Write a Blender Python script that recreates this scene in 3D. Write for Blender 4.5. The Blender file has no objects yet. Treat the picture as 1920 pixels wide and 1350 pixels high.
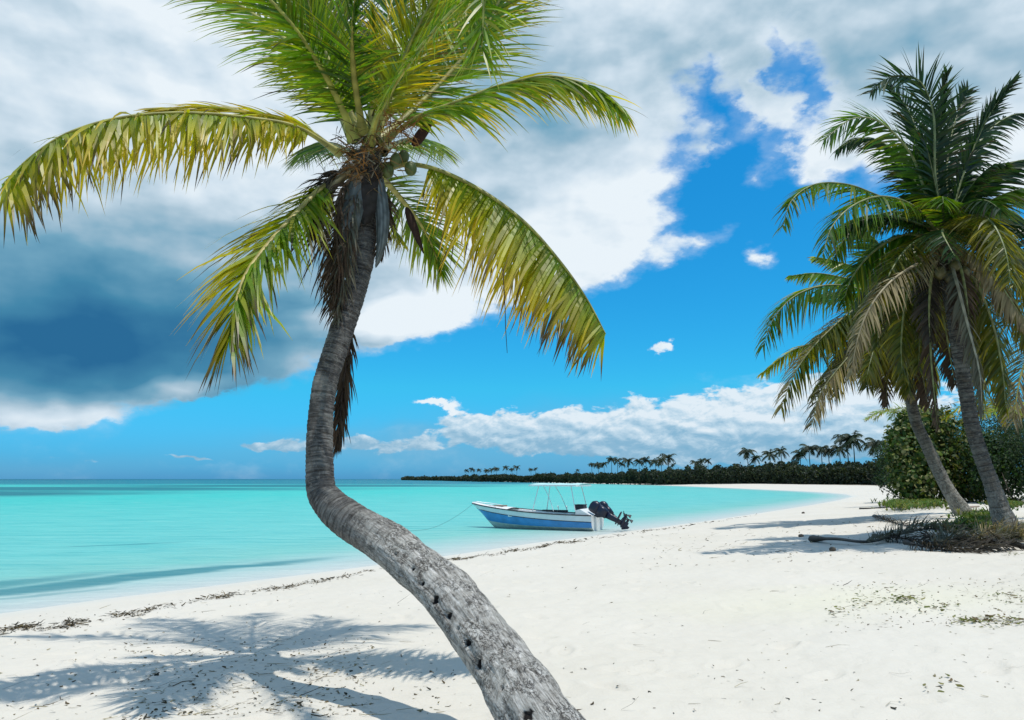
import bpy, math, random
import numpy as np
from mathutils import Vector, Matrix, noise as mnoise

# ------------------------------------------------------------------ camera, world, sun
SC = bpy.context.scene
COL = SC.collection
F = 1397.0                      # focal length in photo pixels
PITCH = math.atan2(223.0, F)
CAMZ = 1.9
cam = bpy.data.cameras.new("camera")
cam_o = bpy.data.objects.new("camera", cam)
COL.objects.link(cam_o)
cam.sensor_width = 36.0
cam.lens = F / 1920 * 36.0
cam.clip_start = 0.05
cam.clip_end = 60000
cam_o.location = (0, 0, CAMZ)
cam_o.rotation_euler = (math.pi / 2 + PITCH, 0, 0)
SC.camera = cam_o

SUN_EL = math.radians(74)
SUN_DIR = Vector((0.80 * math.cos(SUN_EL), -0.60 * math.cos(SUN_EL), math.sin(SUN_EL))).normalized()
sl = bpy.data.lights.new("sun", 'SUN')
sl.energy = 3.9
sl.angle = math.radians(0.53)
sl.color = (1.0, 0.955, 0.88)
so = bpy.data.objects.new("sun", sl)
COL.objects.link(so)
so.rotation_euler = SUN_DIR.to_track_quat('Z', 'Y').to_euler()
SC.view_settings.view_transform = 'Standard'
SC.view_settings.look = 'None'
SC.view_settings.gamma = 1
SC.view_settings.exposure = 0.0
SC.cycles.transparent_max_bounces = 24
SC.cycles.max_bounces = 8


def ray(px, py):
    cx = (px - 960) / F
    cy = (675 - py) / F
    return Vector((cx, math.cos(PITCH) - cy * math.sin(PITCH), math.sin(PITCH) + cy * math.cos(PITCH)))


def P(px, py, y):
    d = ray(px, py)
    return Vector((0, 0, CAMZ)) + d * (y / d.y)


def G0(px, py, z=0.0):
    d = ray(px, py)
    return Vector((0, 0, CAMZ)) + d * ((z - CAMZ) / d.z)


class NT:
    """small helper round a node tree"""
    def __init__(s, tree):
        s.t = tree
        s.n = tree.nodes
        s.l = tree.links

    def node(s, typ, **kw):
        n = s.n.new(typ)
        for k, v in kw.items():
            setattr(n, k, v)
        return n

    def put(s, sock, v):
        if isinstance(v, bpy.types.NodeSocket):
            s.l.new(v, sock)
        elif v is not None:
            sock.default_value = v

    def math(s, op, a, b=None, c=None, clamp=False):
        n = s.node('ShaderNodeMath', operation=op, use_clamp=clamp)
        s.put(n.inputs[0], a)
        if b is not None:
            s.put(n.inputs[1], b)
        if c is not None:
            s.put(n.inputs[2], c)
        return n.outputs[0]

    def vmath(s, op, a, b=None):
        n = s.node('ShaderNodeVectorMath', operation=op)
        s.put(n.inputs[0], a)
        if b is not None:
            s.put(n.inputs[3 if op == 'SCALE' else 1], b)
        return n.outputs[0]

    def noise(s, vec, scale, detail=4, rough=0.55, lac=2.0, dist=0.0):
        n = s.node('ShaderNodeTexNoise')
        s.put(n.inputs['Vector'], vec)
        n.inputs['Scale'].default_value = scale
        n.inputs['Detail'].default_value = detail
        n.inputs['Roughness'].default_value = rough
        n.inputs['Lacunarity'].default_value = lac
        n.inputs['Distortion'].default_value = dist
        return n

    def ramp(s, fac, stops, interp='LINEAR'):
        n = s.node('ShaderNodeValToRGB')
        cr = n.color_ramp
        cr.interpolation = interp
        while len(cr.elements) < len(stops):
            cr.elements.new(0.5)
        for e, (p, c) in zip(cr.elements, stops):
            e.position = p
            e.color = (c[0], c[1], c[2], 1) if not isinstance(c, (int, float)) else (c, c, c, 1)
        s.put(n.inputs[0], fac)
        return n.outputs[0]

    def smooth(s, x, a, b):
        n = s.node('ShaderNodeMapRange', interpolation_type='SMOOTHSTEP')
        s.put(n.inputs[0], x)
        n.inputs[1].default_value = a
        n.inputs[2].default_value = b
        return n.outputs[0]

    def mix(s, fac, a, b, mode='MIX'):
        n = s.node('ShaderNodeMix', data_type='RGBA', blend_type=mode)
        s.put(n.inputs[0], fac)
        s.put(n.inputs[6], a if isinstance(a, bpy.types.NodeSocket) else (*a, 1))
        s.put(n.inputs[7], b if isinstance(b, bpy.types.NodeSocket) else (*b, 1))
        return n.outputs[2]

    def blob(s, vec, loc, scale, rot=0.0):
        m = s.node('ShaderNodeMapping', vector_type='TEXTURE')
        s.put(m.inputs[0], vec)
        m.inputs['Location'].default_value = (loc[0], loc[1], 0)
        m.inputs['Rotation'].default_value = (0, 0, rot)
        m.inputs['Scale'].default_value = (scale[0], scale[1], 1)
        g = s.node('ShaderNodeTexGradient', gradient_type='SPHERICAL')
        s.l.new(m.outputs[0], g.inputs[0])
        return g.outputs['Fac']


world = bpy.data.worlds.new("World")
SC.world = world
world.use_nodes = True
w = NT(world.node_tree)
w.n.clear()
SKY_S = 0.11


def build_sky():
    sky = w.node('ShaderNodeTexSky', sky_type='NISHITA')
    sky.sun_disc = False
    sky.sun_elevation = SUN_EL
    sky.sun_rotation = math.atan2(SUN_DIR.x, SUN_DIR.y)
    sky.air_density = 1.0
    sky.dust_density = 0.3
    sky.ozone_density = 2.5
    tc = w.node('ShaderNodeTexCoord')
    sep = w.node('ShaderNodeSeparateXYZ')
    w.l.new(tc.outputs['Generated'], sep.inputs[0])
    az = w.math('ARCTAN2', sep.outputs[0], sep.outputs[1])
    el = w.math('ARCSINE', sep.outputs[2])
    comb = w.node('ShaderNodeCombineXYZ')
    w.put(comb.inputs[0], az)
    w.put(comb.inputs[1], el)
    co = comb.outputs[0]
    comb2 = w.node('ShaderNodeCombineXYZ')
    w.put(comb2.inputs[0], az)
    w.put(comb2.inputs[1], w.math('MULTIPLY', el, 1.7))
    cs = comb2.outputs[0]

    def warp(vec, src, scale, amp, detail):
        nz = w.noise(src, scale, detail, 0.6)
        d = w.vmath('SUBTRACT', nz.outputs['Color'], (0.5, 0.5, 0.5))
        d = w.vmath('MULTIPLY', d, (amp, amp * 0.75, 0))
        return w.vmath('ADD', vec, d)
    soft = warp(co, cs, 5.0, 0.10, 3)
    wc = warp(soft, cs, 15.0, 0.085, 9)

    def total(vec, lst):
        acc = None
        for (px, py, rx, ry, wt, rot) in lst:
            d = ray(px, py).normalized()
            a = math.atan2(d.x, d.y)
            e = math.asin(d.z)
            b = w.blob(vec, (a, e), (rx / F, ry / F), math.radians(rot))
            acc = w.math('MULTIPLY_ADD', b, wt, acc if acc is not None else 0.0)
        return acc
    cover = total(wc, COVER)
    holes = total(wc, HOLES)
    dark = total(soft, DARK)
    lightb = total(soft, LIGHT)
    up = w.vmath('ADD', cs, (0.012, 0.030, 0.0))
    n1 = w.noise(cs, 7.0, 9, 0.62).outputs[0]
    nb = w.noise(cs, 7.0, 4, 0.5).outputs[0]
    n1u = w.noise(up, 7.0, 4, 0.5).outputs[0]
    n2 = w.noise(cs, 22.0, 6, 0.6).outputs[0]
    c = w.math('SUBTRACT', w.math('MINIMUM', cover, 1.0), holes)
    c = w.math('ADD', w.math('MAXIMUM', c, -0.35), total(wc, PUFFS))
    c = w.math('ADD', c, w.math('MULTIPLY', w.math('SUBTRACT', n1, 0.5), 1.25))
    c = w.math('ADD', c, w.math('MULTIPLY', w.math('SUBTRACT', n2, 0.5), 0.42))
    # broken cloud added out of view to make the sky fill whiter and dimmer
    away = w.math('MAXIMUM', w.smooth(el, 0.62, 0.9), w.smooth(w.math('ABSOLUTE', az), 0.75, 1.1))
    c = w.math('ADD', c, w.math('MULTIPLY', away, 0.42))
    alpha = w.smooth(c, 0.20, 0.68)
    wisp = w.math('MULTIPLY', w.smooth(c, 0.0, 0.5), 0.25)
    alpha = w.math('MAXIMUM', alpha, wisp)
    # shade of the cloud: 0 white .. 1 storm blue
    s = w.math('SUBTRACT', dark, lightb)
    n3 = w.noise(soft, 3.2, 5, 0.55).outputs[0]
    calm = w.smooth(s, 0.9, 0.35)
    v = w.math('MULTIPLY', w.math('SUBTRACT', n1u, nb), 1.0)
    v = w.math('ADD', v, w.math('MULTIPLY', w.math('SUBTRACT', n1, 0.5), 0.20))
    v = w.math('ADD', v, w.math('MULTIPLY', w.math('SUBTRACT', n3, 0.45), 0.55))
    v = w.math('ADD', v, w.math('MULTIPLY', w.math('SUBTRACT', n2, 0.5), 0.08))
    v = w.math('MULTIPLY', v, w.math('MULTIPLY_ADD', calm, 0.5, 0.5))
    s = w.math('ADD', s, v)
    s = w.math('ADD', s, w.math('MULTIPLY', away, 0.30))  # added out-of-view cloud is greyed to deepen the shadows
    # edges of a cloud are thin and bright
    s = w.math('SUBTRACT', s, w.math('MULTIPLY', w.math('MULTIPLY', w.smooth(c, 0.95, 0.3), calm), 0.12))
    CLOUD = [(0.0, (.82, .90, .96)), (0.15, (.64, .76, .86)), (0.35, (.38, .54, .66)), (0.55, (.17, .38, .53)),
             (0.8, (.058, .24, .40)), (1.0, (.024, .145, .31))]
    cloud = w.ramp(s, CLOUD)
    # low cumulus over the horizon, smaller and crisper
    lw = w.vmath('ADD', co, w.vmath('MULTIPLY', w.vmath('SUBTRACT', w.noise(cs, 30.0, 3, 0.5).outputs['Color'], (0.5, 0.5, 0.5)), (0.03, 0.02, 0)))
    cs3 = w.vmath('MULTIPLY', co, (1.0, 1.9, 1.0))
    m1 = w.noise(cs3, 21.0, 10, 0.6, dist=0.25).outputs[0]
    m1u = w.noise(w.vmath('ADD', cs3, (0.004, 0.011, 0.0)), 21.0, 10, 0.6, dist=0.25).outputs[0]
    low = total(lw, LOW)
    lc = w.math('ADD', w.math('SUBTRACT', w.math('MULTIPLY', low, 1.5), 0.45), w.math('MULTIPLY', w.math('SUBTRACT', m1, 0.52), 3.2))
    la = w.math('MULTIPLY', w.smooth(lc, 0.30, 0.70), w.smooth(low, 0.02, 0.25))
    ls = w.math('ADD', w.math('MULTIPLY', w.math('SUBTRACT', m1u, m1), 3.2), w.smooth(el, 0.105, 0.02))
    ls = w.math('MULTIPLY_ADD', ls, 0.55, w.math('MULTIPLY', w.math('SUBTRACT', m1, 0.5), 0.3))
    lcloud = w.ramp(ls, [(0.0, (.80, .88, .94)), (0.2, (.55, .71, .83)), (0.5, (.28, .49, .66)), (1.0, (.14, .38, .58))])
    # clear blue, tuned from the physical sky
    hsv = w.node('ShaderNodeHueSaturation')
    hsv.inputs['Saturation'].default_value = 1.15
    w.put(hsv.inputs['Color'], sky.outputs[0])
    tint = w.ramp(el, [(0.0, SKY_LOW), (0.12, SKY_MID), (0.5, SKY_HIGH)])
    clear = w.mix(1.0, hsv.outputs[0], tint, 'MULTIPLY')
    veil = w.math('MULTIPLY', w.smooth(total(soft, VEIL), 0.0, 0.8), w.math('MULTIPLY_ADD', n1, 0.9, 0.3))
    clear = w.mix(w.math('MULTIPLY', veil, 0.8), clear, tuple(v / SKY_S for v in (.17, .44, .66)))
    cl = w.vmath('SCALE', cloud, 1.0 / SKY_S)
    clear = w.mix(w.math('MULTIPLY', la, 0.93), clear, w.vmath('SCALE', lcloud, 1.0 / SKY_S))
    colr = w.mix(alpha, clear, cl)
    bg = w.node('ShaderNodeBackground')
    bg.inputs[1].default_value = SKY_S
    w.put(bg.inputs[0], colr)
    out = w.node('ShaderNodeOutputWorld')
    w.l.new(bg.outputs[0], out.inputs[0])


SKY_LOW, SKY_MID, SKY_HIGH = (.13, .53, 1.35), (.15, 1.03, 1.30), (.12, 1.30, 1.65)
# (px, py, rx, ry, weight, rotation): places of the clouds as directions in the sky
COVER = [
    (250, 150, 900, 620, 1.3, 0), (900, 60, 900, 560, 1.3, 0), (100, 600, 600, 170, 1.6, 4), (760, 330, 620, 330, 1.2, -12),
    (1080, 330, 330, 260, 1.1, 20), (1250, 40, 620, 260, 1.0, 0), (1750, 120, 420, 330, 1.2, 0), (1900, 250, 130, 130, 1.2, 0),
    (700, 605, 210, 42, 1.0, 8), (70, 765, 150, 20, 0.6, 0), 
    (1425, 470, 60, 42, 1.9, 0),
    (1235, 655, 50, 17, 1.6, 0), (815, 762, 70, 14, 1.1, 0), (1310, 470, 110, 60, 0.7, 20), 
    (1430, 170, 50, 130, 1.3, 20), (1530, 250, 50, 120, 1.0, -30), (1360, 250, 50, 60, .9, 0), 
    (350, 732, 100, 16, .6, 12), (1440, 300, 40, 60, .4, 0),
]
PUFFS = [(1425, 470, 60, 42, 1.3, 0), (1235, 655, 42, 10, .72, 0), (815, 762, 70, 12, .8, 0), (1420, 150, 75, 160, 1.3, 20), (1545, 270, 60, 120, 1.1, -30), (1480, 200, 60, 60, .6, 0),
         (1350, 260, 70, 60, .9, 0), (1320, 440, 120, 50, .9, 20), (1440, 330, 60, 70, .7, 0)]
LOW = [(860, 800, 130, 45, 1.0, 0), (1030, 800, 200, 62, 1.3, 0), (1250, 790, 220, 72, 1.4, 0), (1480, 770, 230, 85, 1.5, 0), (1650, 765, 200, 90, 1.3, 0),
       (1200, 835, 600, 45, .95, 0), (640, 832, 190, 26, 1.3, 0), (500, 840, 90, 14, .9, 0), (350, 858, 120, 8, .8, 0), (90, 860, 100, 8, .8, 0), (1450, 850, 400, 40, .8, 0)]
VEIL = [(1300, 835, 800, 110, 1.0, 0), (650, 835, 330, 50, .6, 0), (620, 560, 400, 120, .5, 8), (60, 870, 500, 40, .4, 0)]
HOLES = [(1385, 330, 215, 270, 1.2, -8), (1440, 190, 170, 190, 0.95, 0), (1250, 600, 700, 145, 1.2, 12), (1380, 500, 230, 200, 0.8, 0),
         (560, 765, 330, 90, 0.8, 12), (1430, 120, 60, 90, .6, 0), (1600, 360, 120, 90, .5, 0)]
DARK = [(190, 690, 470, 140, .40, 0), (170, 625, 640, 280, .62, 4), (150, 500, 640, 240, .26, 0), (500, 300, 1000, 420, .10, 0), (1400, 130, 900, 300, .16, 0),
        (1000, 90, 560, 260, 0.18, 0), (1650, 60, 560, 200, 0.26, 0), (500, 610, 200, 80, .25, 10),
        (620, 480, 260, 110, 0.15, 0), (900, 260, 300, 200, 0.2, 0), (60, 150, 200, 100, .12, 0)]
LIGHT = [(1150, 400, 260, 150, 0.18, 15), (700, 600, 220, 45, 0.7, 8), (340, 728, 120, 20, 0.5, 12), (480, 505, 260, 45, 0.3, -8), (100, 762, 200, 30, .55, 0)]
build_sky()


# ------------------------------------------------------------------ helpers for objects
RNG = np.random.default_rng(7)


def mesh_obj(name, verts, faces, mat, parent=None, cols=None, smooth=False, mats=None, midx=None, attrs=None):
    me = bpy.data.meshes.new(name)
    me.from_pydata([tuple(v) for v in verts], [], faces)
    for m in (mats or [mat]):
        me.materials.append(m)
    if midx is not None:
        me.polygons.foreach_set('material_index', midx)
    if smooth:
        me.polygons.foreach_set('use_smooth', [True] * len(me.polygons))
    if cols is not None:
        at = me.color_attributes.new('col', 'FLOAT_COLOR', 'POINT')
        c = np.ones((len(verts), 4), dtype=np.float32)
        c[:, :3] = np.asarray(cols, dtype=np.float32)
        at.data.foreach_set('color', c.ravel())
    if attrs:
        for k, v in attrs.items():
            at = me.attributes.new(k, 'FLOAT', 'POINT')
            at.data.foreach_set('value', np.asarray(v, dtype=np.float32))
    o = bpy.data.objects.new(name, me)
    COL.objects.link(o)
    if parent is not None:
        o.parent = parent
        o.matrix_parent_inverse = Matrix.Translation(parent.location).inverted() if parent.type == 'EMPTY' else Matrix.Identity(4)
    return o


def tag(o, label=None, cat=None, group=None, kind=None):
    if label:
        o['label'] = label
    if cat:
        o['category'] = cat
    if group:
        o['group'] = group
    if kind:
        o['kind'] = kind
    return o


def empty(name, loc):
    e = bpy.data.objects.new(name, None)
    COL.objects.link(e)
    e.location = loc
    e.empty_display_size = 0.2
    return e


def catmull(pts, n):
    """pts: (k, d) -> n samples at even arc length"""
    p = np.asarray(pts, dtype=float)
    p = np.vstack([2 * p[0] - p[1], p, 2 * p[-1] - p[-2]])
    out = []
    for i in range(1, len(p) - 2):
        for t in np.linspace(0, 1, 24, endpoint=False):
            a, b, c, d = p[i - 1], p[i], p[i + 1], p[i + 2]
            out.append(0.5 * ((2 * b) + (-a + c) * t + (2 * a - 5 * b + 4 * c - d) * t * t + (-a + 3 * b - 3 * c + d) * t ** 3))
    out.append(p[-2])
    out = np.array(out)
    s = np.concatenate([[0], np.cumsum(np.linalg.norm(np.diff(out[:, :3], axis=0), axis=1))])
    q = np.linspace(0, s[-1], n)
    return np.stack([np.interp(q, s, out[:, k]) for k in range(out.shape[1])], 1)


def hash2(ix, iy, seed):
    h = (ix.astype(np.int64) * 374761393 + iy.astype(np.int64) * 668265263 + seed * 1442695041) & 0xffffffff
    h = ((h ^ (h >> 13)) * 1274126177) & 0xffffffff
    return ((h ^ (h >> 16)) & 0xffff) / 65535.0


def vnoise(x, y, seed=0):
    ix, iy = np.floor(x), np.floor(y)
    fx, fy = x - ix, y - iy
    fx = fx * fx * (3 - 2 * fx)
    fy = fy * fy * (3 - 2 * fy)
    a, b = hash2(ix, iy, seed), hash2(ix + 1, iy, seed)
    c, d = hash2(ix, iy + 1, seed), hash2(ix + 1, iy + 1, seed)
    return (a * (1 - fx) + b * fx) * (1 - fy) + (c * (1 - fx) + d * fx) * fy


def sstep(a, b, x):
    t = np.clip((x - a) / (b - a), 0, 1)
    return t * t * (3 - 2 * t)


# ------------------------------------------------------------------ the shore
near = [(0, 1150), (200, 1122), (400, 1098), (560, 1078), (700, 1060), (850, 1040), (1000, 1018), (1100, 1006), (1200, 993),
        (1330, 976), (1430, 961), (1520, 947), (1575, 937), (1598, 931)]
far = [(1585, 927), (1540, 923), (1480, 920), (1400, 916.5), (1300, 912), (1200, 908.6), (1080, 906), (950, 903.4), (860, 901.6), (760, 899.6)]
SHORE = [(-60, -70), (-26, -16), (-13.5, 3.0)] + [tuple(G0(*p)[:2]) for p in near] + [tuple(G0(*p)[:2]) for p in far]
POLY = SHORE + [(60, 2600), (1500, 4200), (9000, 5000), (9000, -6000), (-60, -6000)]
SH = np.array(POLY)


def signed(x, y):
    """distance to the waterline, positive on land"""
    x = np.asarray(x, dtype=float).ravel()
    y = np.asarray(y, dtype=float).ravel()
    best = np.full(x.shape, 1e12)
    inside = np.zeros(x.shape, dtype=bool)
    n = len(SH)
    for i in range(n):
        ax, ay = SH[i]
        bx, by = SH[(i + 1) % n]
        dx, dy = bx - ax, by - ay
        t = np.clip(((x - ax) * dx + (y - ay) * dy) / (dx * dx + dy * dy), 0, 1)
        best = np.minimum(best, (x - ax - t * dx) ** 2 + (y - ay - t * dy) ** 2)
        cond = ((ay > y) != (by > y))
        with np.errstate(divide='ignore', invalid='ignore'):
            xi = (bx - ax) * (y - ay) / (by - ay) + ax
        inside ^= cond & (x < xi)
    return np.where(inside, 1, -1) * np.sqrt(best)


def base_h(x, y, sd):
    land = 0.55 * (1 - np.exp(-np.maximum(sd, 0) / 6.0)) + 0.25 * sstep(4, 12, x) * sstep(4, 11, sd)
    sea = -2.5 * (1 - np.exp(np.minimum(sd, 0) / 32.0))
    return np.where(sd > 0, land, sea)


def detail_h(x, y, sd):
    a = (vnoise(x * 0.45, y * 0.45, 1) - .5) * 0.10 + (vnoise(x * 1.3, y * 1.3, 2) - .5) * 0.05
    b = (vnoise(x * 3.3, y * 3.3, 3) - .5) * 0.028 + (vnoise(x * 7.5, y * 7.5, 4) - .5) * 0.018 + (vnoise(x * 15, y * 15, 5) - .5) * 0.008
    return (a + b) * sstep(0.3, 3.0, sd) * 0.9 * np.exp(-np.hypot(x, y) / 150)


FEET = RNG.uniform([-9, 1.5], [14, 24], (620, 2))


def ground_h(x, y):
    x = np.asarray(x, dtype=float).ravel()
    y = np.asarray(y, dtype=float).ravel()
    sd = signed(x, y)
    return base_h(x, y, sd) + detail_h(x, y, sd)


def GP(px, py, dz=0.0):
    """the point of the beach seen at a photo pixel"""
    z = 0.4
    for _ in range(14):
        p = G0(px, py, z)
        z = 0.5 * z + 0.5 * float(ground_h([p.x], [p.y])[0])
    return Vector((p.x, p.y, z + dz))


def polar(rr, th):
    R, T = np.meshgrid(rr, th, indexing='ij')
    x = (R * np.sin(T)).ravel()
    y = (R * np.cos(T)).ravel()
    nr, nt = len(rr), len(th)
    i = np.arange(nr - 1)[:, None] * nt
    j = np.arange(nt)[None, :]
    j2 = (j + 1) % nt
    f = np.stack([i + j, i + j2, i + nt + j2, i + nt + j], -1).reshape(-1, 4)
    return x, y, f


def fast_mesh(name, verts, faces, mat, attrs=None):
    me = bpy.data.meshes.new(name)
    nv, nf = len(verts), len(faces)
    me.vertices.add(nv)
    me.vertices.foreach_set('co', verts.astype(np.float32).ravel())
    me.loops.add(nf * 4)
    me.polygons.add(nf)
    me.polygons.foreach_set('loop_start', np.arange(nf, dtype=np.int32) * 4)
    me.polygons.foreach_set('loop_total', np.full(nf, 4, dtype=np.int32))
    me.loops.foreach_set('vertex_index', faces.astype(np.int32).ravel())
    me.polygons.foreach_set('use_smooth', np.ones(nf, dtype=bool))
    me.update(calc_edges=True)
    me.validate()
    me.materials.append(mat)
    for k, v in (attrs or {}).items():
        at = me.attributes.new(k, 'FLOAT', 'POINT')
        at.data.foreach_set('value', v.astype(np.float32))
    o = bpy.data.objects.new(name, me)
    COL.objects.link(o)
    return o


def new_mat(name):
    m = bpy.data.materials.new(name)
    m.use_nodes = True
    t = NT(m.node_tree)
    b = m.node_tree.nodes['Principled BSDF']
    return m, t, b


def simple(name, col, rough=0.5, metal=0.0, var=0.12, scale=30.0, bump=0.0, spec=0.5):
    m, t, b = new_mat(name)
    tc = t.node('ShaderNodeTexCoord')
    n = t.noise(tc.outputs['Object'], scale, 5, 0.6)
    c2 = tuple(max(0, c * (1 - var * 2)) for c in col)
    c3 = tuple(min(1, c * (1 + var)) for c in col)
    t.put(b.inputs['Base Color'], t.ramp(n.outputs[0], [(0.3, c2), (0.7, c3)]))
    b.inputs['Roughness'].default_value = rough
    b.inputs['Metallic'].default_value = metal
    b.inputs['Specular IOR Level'].default_value = spec
    if bump:
        bn = t.node('ShaderNodeBump')
        bn.inputs['Strength'].default_value = 0.6
        bn.inputs['Distance'].default_value = bump
        t.l.new(n.outputs[0], bn.inputs['Height'])
        t.l.new(bn.outputs[0], b.inputs['Normal'])
    return m


# sand
def sand_material():
    m, t, b = new_mat('sand')
    geo = t.node('ShaderNodeNewGeometry')
    pos = geo.outputs['Position']
    sd = t.node('ShaderNodeAttribute', attribute_name='sd').outputs['Fac']
    n1 = t.noise(pos, 0.35, 5, 0.6).outputs[0]
    n2 = t.noise(pos, 6.0, 8, 0.65).outputs[0]
    n3 = t.noise(pos, 60.0, 4, 0.7).outputs[0]
    c = t.ramp(n1, [(0.3, (.56, .52, .445)), (0.7, (.60, .56, .49))])
    c = t.mix(t.math('MULTIPLY', t.smooth(n2, 0.45, 0.75), 0.35), c, (.60, .57, .50))
    c = t.mix(t.math('MULTIPLY', t.smooth(n3, 0.55, 0.8), 0.22), c, (.42, .38, .30))
    # specks of broken weed and shell
    v = t.node('ShaderNodeTexVoronoi')
    v.inputs['Scale'].default_value = 9.0
    t.l.new(pos, v.inputs['Vector'])
    speck = t.math('LESS_THAN', v.outputs['Distance'], 0.06)
    pick = t.math('GREATER_THAN', t.node('ShaderNodeSeparateColor').outputs[0], 2.0)
    sc = t.node('ShaderNodeSeparateColor')
    t.l.new(v.outputs['Color'], sc.inputs[0])
    pick = t.math('GREATER_THAN', sc.outputs[0], 0.88)
    c = t.mix(t.math('MULTIPLY', t.math('MULTIPLY', speck, pick), 0.75), c, (.12, .09, .06))
    # yellowish patch of dry vegetable crumbs on the right
    yel = t.blob(t.vmath('MULTIPLY', t.vmath('ADD', pos, t.vmath('SCALE', t.noise(pos, 1.5, 3).outputs['Color'], 1.2)), (1, 1, 0)), (4.9, 9.8), (3.2, 1.6))
    c = t.mix(t.math('MULTIPLY', yel, 0.35), c, (.62, .60, .40))
    # litter darkens the soil far under the trees
    lit = t.math('MULTIPLY', t.smooth(sd, 13.5, 17.5), t.smooth(t.noise(pos, 0.9, 6, 0.65).outputs[0], 0.40, 0.62))
    c = t.mix(lit, c, (.20, .17, .11))
    # wet rim next to the water, and seabed
    wet = t.smooth(t.math('ADD', sd, t.math('MULTIPLY', n1, 0.7)), 1.5, 0.3)
    c = t.mix(t.math('MULTIPLY', wet, 0.5), c, (.52, .53, .49))
    t.put(b.inputs['Base Color'], c)
    t.put(b.inputs['Roughness'], t.math('MULTIPLY_ADD', wet, -0.25, 0.93))
    b.inputs['Specular IOR Level'].default_value = 0.15
    bn = t.node('ShaderNodeBump')
    bn.inputs['Strength'].default_value = 0.75
    bn.inputs['Distance'].default_value = 0.03
    h = t.math('ADD', t.math('MULTIPLY', t.noise(pos, 5.0, 6, 0.6, dist=0.6).outputs[0], 1.0), t.math('MULTIPLY', n3, 0.16))
    h = t.math('MULTIPLY', h, t.math('SUBTRACT', 1.0, wet))
    t.l.new(h, bn.inputs['Height'])
    t.l.new(bn.outputs[0], b.inputs['Normal'])
    return m


def build_ground():
    rr = np.concatenate([[0.02, 0.5, 1.0, 1.6, 2.2], np.geomspace(2.6, 30, 360), np.geomspace(30.8, 14000, 170)])
    th = np.concatenate([np.linspace(-0.72, 0.72, 560), np.linspace(0.75, 2 * math.pi - 0.75, 90)])
    x, y, f = polar(rr, th)
    sd = signed(x, y)
    z = base_h(x, y, sd) + detail_h(x, y, sd)
    # shallow footprints
    land = (np.hypot(x, y) < 26) & (sd > 1.0)
    idx = np.nonzero(land)[0]
    gx, gy = x[idx], y[idx]
    dz = np.zeros(len(idx))
    for (fx, fy) in FEET:
        a = hash2(np.array([fx * 100]), np.array([fy * 100]), 3)[0] * 3.14
        near_ = np.nonzero((np.abs(gx - fx) < 0.5) & (np.abs(gy - fy) < 0.5))[0]
        if not len(near_):
            continue
        ux = (gx[near_] - fx) * math.cos(a) + (gy[near_] - fy) * math.sin(a)
        uy = -(gx[near_] - fx) * math.sin(a) + (gy[near_] - fy) * math.cos(a)
        r = np.sqrt((ux / 0.17) ** 2 + (uy / 0.085) ** 2)
        dz[near_] += -0.020 * np.exp(-r ** 4) + 0.010 * np.exp(-((r - 1.35) / 0.3) ** 2)
    z[idx] += dz
    o = fast_mesh('sand', np.stack([x, y, z], 1), f, sand_material(), {'sd': sd})
    tag(o, kind='structure')


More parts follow.
